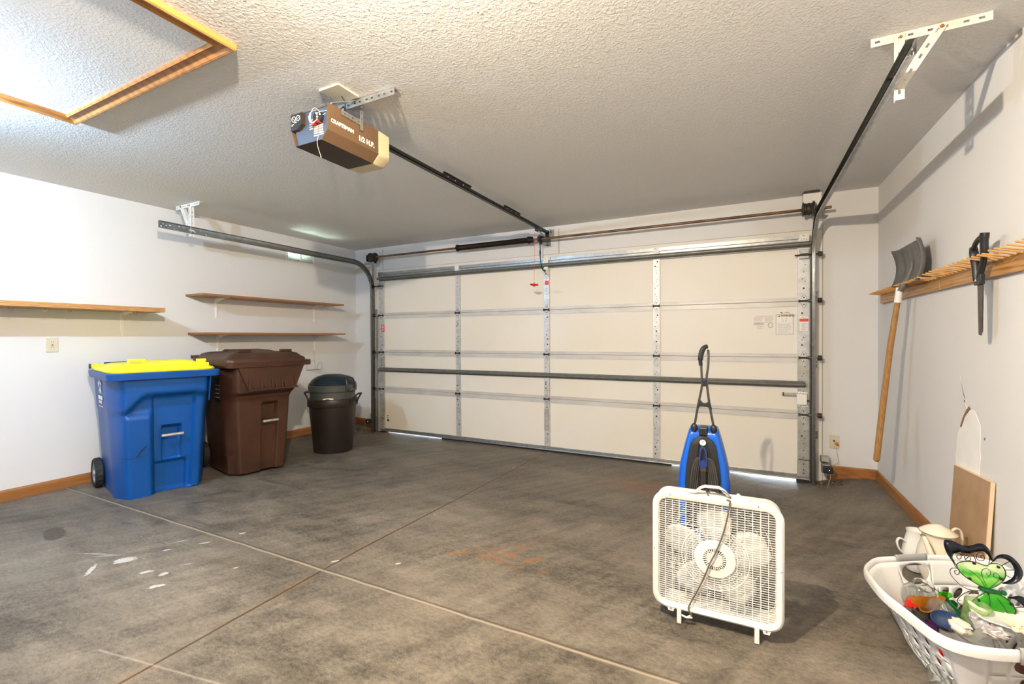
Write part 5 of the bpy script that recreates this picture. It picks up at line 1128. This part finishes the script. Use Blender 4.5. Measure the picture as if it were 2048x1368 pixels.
# order along +s: far-left corner .. far grip .. right side .. near end .. left side
f0 = s_of(.50, 2.405)
segs = [(f0, s0f, 'plain0'), (s0f, s1f, 'far'), (s1f, sR0, 'farside'), (sR0, sR1, 'side'), (sR1, s0n, 'plain'), (s0n, s1n, 'near'), (s1n, s_of(.665, 1.851), 'nearside'), (s_of(.665, 1.851), s_of(.56, 1.86), 'plain'), (s_of(.56, 1.86), LR+s_of(.452, 2.31)*0+0.0, 'side'), (LR, LR+f0, 'plain')]
for a, c, kd in segs:
    if c-a < .004: continue
    if kd in ('plain', 'plain0'): cell(a, c, 0, 1); continue
    if kd == 'side':
        cell(a, c, 0, .12)
        for r in range(3): band(a, c, .12+.235*r, .12+.235*(r+1), .056, r % 2 == 1, (.0115, .068, .0))
        cell(a, c, .825, 1)
    else:
        cell(a, c, 0, .10)
        for r in range(2): band(a, c, .10+.25*r, .10+.25*(r+1), .062, r % 2 == 1, (.020, .090, .010))
        if kd in ('far', 'near'): cell(a, c, .60, 1.0, ((c-a)/2-.010, .165, 0))
        else: cell(a, c, .60, 1.0)
n = 120; bot = [bask(LR*i/n, 0) for i in range(n)]; c0 = b.v((0, 0, .004)); bv = [b.v(p) for p in bot]
for i in range(n): b.face([bv[i], bv[(i+1) % n], c0])
bmesh.ops.remove_doubles(b.bm, verts=b.bm.verts[:], dist=.0006); bmesh.ops.recalc_face_normals(b.bm, faces=b.bm.faces[:])
b.obj('basket_wall', tb, smooth=True, angle=40, solid=.0030)
def rim(name, a, c, mt, grow=0, closed=False):
    n = max(6, int((c-a)/.012)); b = mb(mt); rows = []
    prof = [(.935, ZB-.004), (.958, ZB+.014+grow), (.978, ZB+.0185+grow), (.992+grow, ZB+.014+grow), (1.0+grow, ZB+.002), (.996+grow, ZB-.014-grow), (.975, ZB-.016-grow)]
    for i in range(n+1 if not closed else n):
        p = rimat(a+(c-a)*i/n); rows.append([(p.x*k, p.y*(k if k > .95 else .945), z) for k, z in prof])
    b.grid(rows, False, closed); return b.obj(name, tb, smooth=True, angle=60, solid=.0025)
rim('rim', s1f-.012, s0n+.010, m_bask); rim('rim', s1n-.010, LR+s0f+.012, m_bask)
rim('grip', s0f+.010, s1f-.010, m_grip, .006); rim('grip', s0n+.008, s1n-.008, m_grip, .006)
# ------------------------------------------------------------------ butterfly ornament
YB = 2.25; tbf = thing('butterfly_ornament', 'green glass butterfly ornament with black metal wing bands and wire scrolls', 'ornament', (.80, YB, .05))
def px2(L, y=YB): return [Vector((x, y+(z-.25)*.18, z)) for x, z in L]
def ribbon(name, outer, inner, mt, th):
    b = mb(mt); o_ = catmull(px2(outer), 4); i_ = catmull(px2(inner), 4); n = min(len(o_), len(i_)); o_ = [o_[int(k*(len(o_)-1)/(n-1))] for k in range(n)]; i_ = [i_[int(k*(len(i_)-1)/(n-1))] for k in range(n)]
    b.grid([[o_[k], o_[k]*.5+i_[k]*.5+Vector((0, -.006, 0)), i_[k]] for k in range(n)]); wobj(b, name, tbf, solid=th, smooth=True)
m_patina = mat('dark_blue_black_metal', (.012, .014, .024), .25, .5, var=.4, vscale=60)
ribbon('wing_band', [(.716, .322), (.707, .342), (.694, .364), (.686, .39), (.687, .411), (.7, .415), (.716, .412), (.733, .404), (.751, .403), (.767, .409), (.783, .418), (.797, .418), (.809, .406), (.817, .388), (.82, .365)],
       [(.716, .322), (.708, .347), (.708, .36), (.712, .369), (.715, .371), (.729, .378), (.736, .378), (.742, .378), (.758, .38), (.774, .387), (.788, .392), (.8, .392), (.808, .384), (.814, .373), (.82, .365)], m_patina, .0025)
ribbon('wing_band', [(.82, .365), (.829, .381), (.841, .391), (.856, .394), (.869, .39), (.883, .376), (.892, .36), (.896, .342), (.892, .322), (.882, .308), (.868, .298), (.855, .295), (.84, .295)],
       [(.82, .365), (.83, .374), (.842, .379), (.854, .378), (.864, .372), (.871, .362), (.875, .346), (.874, .337), (.873, .329), (.866, .316), (.855, .306), (.848, .300), (.84, .295)], m_patina, .0025)
ribbon('wing_band', [(.851, .249), (.865, .254), (.878, .261), (.892, .259), (.905, .243), (.912, .224), (.91, .207)], [(.851, .249), (.868, .248), (.88, .241), (.889, .232), (.897, .22), (.903, .213), (.91, .207)], m_patina, .0025)
g1 = [(.718, .327), (.722, .338), (.737, .347), (.756, .351), (.773, .351), (.79, .346), (.803, .346), (.811, .354), (.823, .358), (.837, .357), (.847, .347), (.851, .331), (.848, .314), (.839, .298), (.824, .282), (.808, .271), (.796, .269), (.778, .273), (.759, .283), (.737, .297), (.724, .312)]
g2 = [(.732, .178), (.743, .198), (.757, .219), (.771, .235), (.785, .248), (.798, .256), (.813, .259), (.831, .255), (.846, .247), (.858, .236), (.866, .221), (.869, .205), (.850, .175), (.805, .155), (.757, .158)]
def gradglass():
    m = mat('green_fade_glass', (.1, .6, .03), .08, trans=.55, ior=1.2, coat=.6); nt = m.node_tree; bs = nt.nodes['Principled BSDF']; L = nt.links.new
    tc = nt.nodes.new('ShaderNodeTexCoord'); sx = nt.nodes.new('ShaderNodeSeparateXYZ'); n = nt.nodes.new('ShaderNodeTexNoise'); n.inputs['Scale'].default_value = 26
    a = nt.nodes.new('ShaderNodeMath'); a.operation = 'MULTIPLY_ADD'; a.inputs[1].default_value = .05; r = nt.nodes.new('ShaderNodeValToRGB')
    # glass tint: deep green at the body, paling to clear at the wing edge
    for e, (p, c) in zip(r.color_ramp.elements, ((.18, (.02, .42, .01)), (.26, (.02, .42, .01)))): e.position = p; e.color = (*c, 1)
    r.color_ramp.elements[0].position = .02; r.color_ramp.elements[1].position = .285; r.color_ramp.elements[0].color = (.42, .66, .10, 1); r.color_ramp.elements[1].color = (.03, .50, .015, 1)
    for p, c in ((.20, (.02, .46, .01)), (.255, (.12, .62, .03)), (.275, (.38, .72, .16)), (.31, (.70, .84, .50))): e = r.color_ramp.elements.new(p); e.color = (*c, 1)
    r.color_ramp.elements[-1].color = (.70, .84, .50, 1)
    L(tc.outputs['Object'], sx.inputs[0]); L(tc.outputs['Object'], n.inputs['Vector']); L(n.outputs['Fac'], a.inputs[0]); L(sx.outputs[2], a.inputs[2]); L(a.outputs[0], r.inputs[0]); L(r.outputs[0], bs.inputs['Base Color']); return m
m_gg = gradglass()
for gg in (g1, g2):
    P = catmull(px2(gg), 4, True); c = sum(P, Vector())/len(P); b = mb(m_gg)
    rings = [[p+Vector((0, .0015, 0)) for p in P]]+[[c.lerp(p, q)+Vector((0, -.012*(1-q*q), 0)) for p in P] for q in (1, .85, .6, .3)]
    b.loft(rings); wobj(b, 'glass_wing', tbf, smooth=True, angle=60)
    b = mb(m_black); b.tube([p+Vector((0, -.001, 0)) for p in P], .0016, 6, True); wobj(b, 'wing_wire', tbf)
wires = [[(.782, .257), (.757, .252), (.731, .259), (.713, .275), (.701, .291), (.698, .306), (.704, .316), (.715, .319), (.723, .316), (.725, .307), (.72, .298), (.713, .299), (.711, .306), (.714, .311), (.718, .31)],
 [(.782, .257), (.757, .25), (.739, .24), (.722, .223), (.713, .206), (.721, .195), (.732, .183)],
 [(.715, .371), (.726, .373), (.733, .368), (.731, .357), (.725, .353), (.72, .359), (.723, .367), (.728, .365)], [(.753, .367), (.749, .361), (.744, .356), (.742, .367), (.749, .376), (.76, .378), (.769, .37), (.773, .352)], [(.742, .367), (.744, .355), (.751, .352), (.758, .357), (.758, .364), (.753, .367)],
 [(.797, .381), (.79, .389), (.78, .384), (.775, .369), (.781, .36), (.792, .361), (.797, .369), (.795, .378), (.788, .378), (.787, .372), (.791, .369)], [(.801, .39), (.809, .381), (.81, .367), (.807, .348)], [(.82, .365), (.813, .356)], [(.718, .327), (.708, .350)],
 [(.842, .354), (.864, .373)], [(.851, .341), (.875, .346)], [(.85, .324), (.868, .316)], [(.869, .221), (.905, .232)]]
for w in wires: b = mb(m_black); b.tube([p+Vector((0, -.001, 0)) for p in catmull(px2(w), 5)], .0013, 6); wobj(b, 'wire_scroll', tbf)
for w in ([(.789, .273), (.778, .3), (.764, .313), (.749, .325)], [(.794, .277), (.782, .315), (.785, .333), (.796, .34), (.805, .335), (.806, .323), (.799, .314), (.795, .325)], [(.803, .279), (.82, .298), (.829, .314), (.827, .326), (.818, .33), (.813, .322), (.816, .315), (.823, .315)], [(.798, .252), (.799, .225), (.792, .20)], [(.82, .245), (.835, .22), (.845, .20)]):
    b = mb(m_black); b.tube([p+Vector((0, -.014, 0)) for p in catmull(px2(w), 5)], .0009, 5); wobj(b, 'glass_vein', tbf)
b = mb(m_dgreen); b.tube(px2([(.775, .266), (.785, .262), (.805, .260), (.822, .261), (.838, .258)]), [.006, .009, .009, .008, .004], 8); b.sphere(px2([(.842, .262)])[0], .009, 8); wobj(b, 'body', tbf, smooth=True)
for x, z in ((.766, .348), (.831, .349), (.751, .292), (.837, .31), (.771, .224), (.859, .231)):
    b = mb(m_black); p = px2([(x, z)])[0]; b.box((p.x-.004, p.y-.010, p.z-.0035), (p.x+.004, p.y+.003, p.z+.0035)); wobj(b, 'wing_clip', tbf, bevel=.001)
b = mb(m_black); b.cyl((.80, YB-.002, .255), (.80, YB-.03, .02), .003, n=8); wobj(b, 'stake', tbf)
# ------------------------------------------------------------------ glassware in the basket
def item(name, label, cat, loc, rot=None): return thing(name, label, cat, loc, rot=rot)
t = item('glass_globe', 'clear glass globe vase at the far end of the laundry basket', 'vase', (.640, 2.405, .07), (.3, .1, 0)); b = mb(m_clear); b.lathe([(.02, 0), (.045, .01), (.060, .045), (.058, .08), (.040, .105), (.030, .115), (.036, .125), (.033, .125), (.027, .115), (.037, .104), (.054, .08), (.056, .046), (.042, .014), (.01, .006)], n=28); b.obj('glass', t, smooth=True, angle=60)
t = item('red_banded_glass', 'drinking glass with a bright red band beside the amber vase', 'glass', (.600, 2.315, .075), (radians(-38), radians(48), .2)); b = mb(m_clear); b.lathe([(.030, 0), (.032, .10), (.030, .10), (.028, .004)], n=24); b.obj('glass', t, smooth=True); b = mb(m_redg); b.lathe([(.0325, .02), (.0335, .075), (.0330, .0752), (.0322, .02)], n=24); b.obj('red_band', t, smooth=True); b = mb(m_lab); b.box((-.011, -.0352, .03), (-.002, -.033, .07)); b.obj('white_lettering', t)
t = item('amber_vase', 'amber glass vase with a folded lip and a small white tag', 'vase', (.665, 2.285, .08), (radians(12), radians(-24), .3)); b = mb(m_amber); b.lathe([(.016, 0), (.022, .02), (.018, .05), (.022, .078), (.040, .104), (.036, .106), (.018, .08), (.012, .05), (.012, .02)], n=28, sx=1.25, sy=.85, mod=lambda a, z: 1+(.28*cos(3*a) if z > .09 else .06*cos(3*a))); b.obj('glass', t, smooth=True, angle=60); b = mb(m_lab); b.box((-.010, -.032, .078), (.010, -.0305, .088), rot=(.5, 0, 0)); b.obj('white_tag', t)
t = item('hummingbird_ornament', 'dark green glass hummingbird ornament with wire beak and spread wings', 'ornament', (.700, 2.285, .155), (0, 0, 0)); b = mb(m_dgreen); b.tube([(.050, -.045, -.055), (.032, -.035, -.025), (.018, -.02, .0), (.004, -.01, .018), (-.006, -.004, .030)], [.013, .013, .011, .008, .009], 10); b.sphere((-.008, -.004, .034), .0105, 10); b.obj('body', t, smooth=True)
for s_ in (-1, 1): b = mb(m_green if s_ < 0 else m_dgreen); P = [(-.012, 0, .026), (-.030, -.002, .034), (-.034, 0, .050), (-.018, 0, .060), (.004, 0, .058), (.010, 0, .048)]; P = [Vector((p[0]*(1 if s_ < 0 else -.8)+.004, p[1]+s_*.004, p[2]-(0 if s_ < 0 else .030))) for p in P]; b.loft([[p+Vector((0, -.002, 0)) for p in P], [p+Vector((0, .002, 0)) for p in P]]); b.obj('wing', t, bevel=.001)
b = mb(m_black); b.tube(catmull([(-.012, -.006, .044), (-.030, -.006, .058), (-.052, -.004, .066)], 4), .0012, 5); b.obj('beak', t)
b = mb(m_black); b.tube(catmull([(-.03, -.01, .03), (-.034, -.012, .012), (-.010, -.016, .0), (.02, -.03, -.035), (.04, -.05, -.07)], 4), .0014, 5); b.obj('wire_stem', t)
t = item('glass_jar', 'clear glass jar lying between the amber vase and the navy bowl', 'jar', (.676, 2.205, .135), (radians(-70), radians(20), radians(15))); b = mb(m_clear); b.lathe([(.034, 0), (.040, .006), (.040, .065), (.030, .082), (.030, .095), (.027, .095), (.027, .08), (.036, .063), (.036, .010), (.01, .004)], n=28, mod=lambda a, z: 1+.02*cos(12*a)); b.obj('glass', t, smooth=True, angle=50)
t = item('navy_bowl', 'dark blue ceramic bowl leaning near the basket rim', 'bowl', (.655, 2.140, .145), (radians(14), radians(-6), 0)); b = mb(m_bluec); b.lathe([(.016, 0), (.028, .005), (.040, .021), (.045, .036), (.042, .036), (.037, .023), (.024, .009), (.005, .006)], n=32); b.obj('bowl_shell', t, smooth=True, angle=60)
t = item('green_glass_cup', 'pale green glass cup beside the silver heart dish', 'cup', (.739, 2.220, .145), (radians(10), radians(14), 0)); b = mb(m_greenp); b.lathe([(.020, 0), (.026, .004), (.036, .07), (.0385, .082), (.0355, .082), (.032, .068), (.022, .010), (.004, .007)], n=28); b.obj('glass', t, smooth=True, angle=60)
t = item('heart_dish', 'frosted silver heart shaped dish standing on edge', 'dish', (.735, 2.140, .195), (radians(62), radians(28), radians(10)))
b = mb(m_silver); hp = []
for i in range(32): a = 2*pi*i/32; hp.append((.030*(16*sin(a)**3)/16, .030*(13*cos(a)-5*cos(2*a)-2*cos(3*a)-cos(4*a))/16))
b.loft([[(x*.55, y*.55, -.018) for x, y in hp], [(x*.85, y*.85, -.013) for x, y in hp], [(x, y, 0) for x, y in hp], [(x*.93, y*.93, 0) for x, y in hp], [(x*.6, y*.6, -.012) for x, y in hp]]); b.obj('dish_shell', t, smooth=True, angle=60)
t = item('cream_figurine', 'small cream shell shaped figurine beside the navy bowl', 'figurine', (.668, 2.092, .165), (.2, .2, .5)); b = mb(m_ceram); b.lathe([(.012, 0), (.026, .008), (.030, .020), (.022, .030), (.026, .036), (.010, .040), (.003, .038)], n=24, mod=lambda a, z: 1+.12*cos(6*a)); b.obj('shell', t, smooth=True, angle=50)
t = item('clear_dish', 'shallow clear glass dish by the near rim of the basket', 'dish', (.705, 2.090, .155), (radians(12), radians(10), 0)); b = mb(m_clear); b.lathe([(.03, 0), (.05, .006), (.062, .016), (.059, .018), (.047, .010), (.01, .006)], n=32); b.obj('glass', t, smooth=True)
t = item('silver_foil_lump', 'crumpled silver foil lump beside the yellow petals', 'foil', (.775, 2.120, .175)); b = mb(m_foil); rf = random.Random(8); b.sphere((0, 0, 0), .030, 14, (1.2, .8, .6))
for v in b.bm.verts: v.co *= rf.uniform(.72, 1.25)
b.obj('foil', t, angle=30)
t = item('white_platter', 'long white platter propped on the glassware in the basket', 'platter', (.852, 2.200, .205), (radians(6), radians(5), radians(-12)))
b = mb(m_bask); b.loft([[(x*.55, y*.5, -.020) for x, y in rrect(.235, .17, .05, 8)], [(x*.8, y*.8, -.016) for x, y in rrect(.235, .17, .05, 8)], [(x, y, 0) for x, y in rrect(.235, .17, .05, 8)], [(x*.97, y*.96, .002) for x, y in rrect(.235, .17, .05, 8)], [(x*.76, y*.74, -.011) for x, y in rrect(.235, .17, .05, 8)]]); b.obj('platter_shell', t, smooth=True, angle=60)
t = item('yellow_flower', 'pale yellow artificial flower by the near grey grip', 'flower', (.828, 2.125, .205), (.3, .2, 0))
for k in range(6):
    a = 2*pi*k/6; b = mb(m_petal); d = Vector((cos(a), sin(a), .25)); s_ = Vector((-sin(a), cos(a), 0)); b.loft([[d*.006, d*.022+s_*.012, d*.042+s_*.006, d*.046, d*.042-s_*.006, d*.022-s_*.012], [p+Vector((0, 0, .003)) for p in (d*.006, d*.022+s_*.012, d*.042+s_*.006, d*.046, d*.042-s_*.006, d*.022-s_*.012)]]); b.obj('petal', t)
b = mb(m_petal); b.sphere((0, 0, .006), .008, 8); b.obj('flower_centre', t)
t = item('clear_tumbler', 'ribbed clear glass tumbler on the floor against the basket', 'tumbler', (.588, 1.962, 0)); b = mb(m_clear); b.lathe([(.022, 0), (.026, .002), (.027, .012), (.029, .014), (.029, .024), (.031, .026), (.031, .038), (.033, .040), (.037, .085), (.0345, .085), (.029, .040), (.024, .010), (.004, .008)], n=32); b.obj('glass', t, smooth=True, angle=40)
# items seen only through the basket's holes
for nm, lab, cat, mt, p, r, h in (('purple_vase', 'purple glass vase seen through the holes of the basket side', 'vase', m_purp, (.622, 2.175), .026, .13), ('red_vase', 'red glass vase seen through the holes of the basket side', 'vase', m_redg, (.634, 2.115), .022, .10),
        ('dark_bottle', 'black bottle seen through the far holes of the basket side', 'bottle', m_blk, (.618, 2.300), .026, .11), ('slate_mug', 'dark slate mug seen through the upper basket holes', 'mug', m_motor, (.612, 2.235), .024, .14), ('green_bottle', 'small green glass bottle low inside the near basket corner', 'bottle', m_green, (.668, 2.055), .020, .07),
        ('red_candle_holder', 'red glass candle holder behind the near basket holes', 'candle holder', m_redg, (.755, 2.015), .030, .085), ('brown_mug', 'brown mug behind the near basket holes', 'mug', m_brown, (.79, 2.04), .032, .14), ('white_cup', 'white cup low in the middle of the basket', 'cup', m_cerw, (.70, 2.11), .034, .09)):
    t = item(nm, lab, cat, (*p, .006)); b = mb(mt); b.lathe([(r*.75, 0), (r, .006), (r*1.02, h*.5), (r*.8, h*.85), (r*.85, h), (r*.75, h), (r*.7, h*.84), (r*.85, h*.5), (r*.8, .012), (.003, .010)], n=24); b.obj('body', t, smooth=True, angle=50)
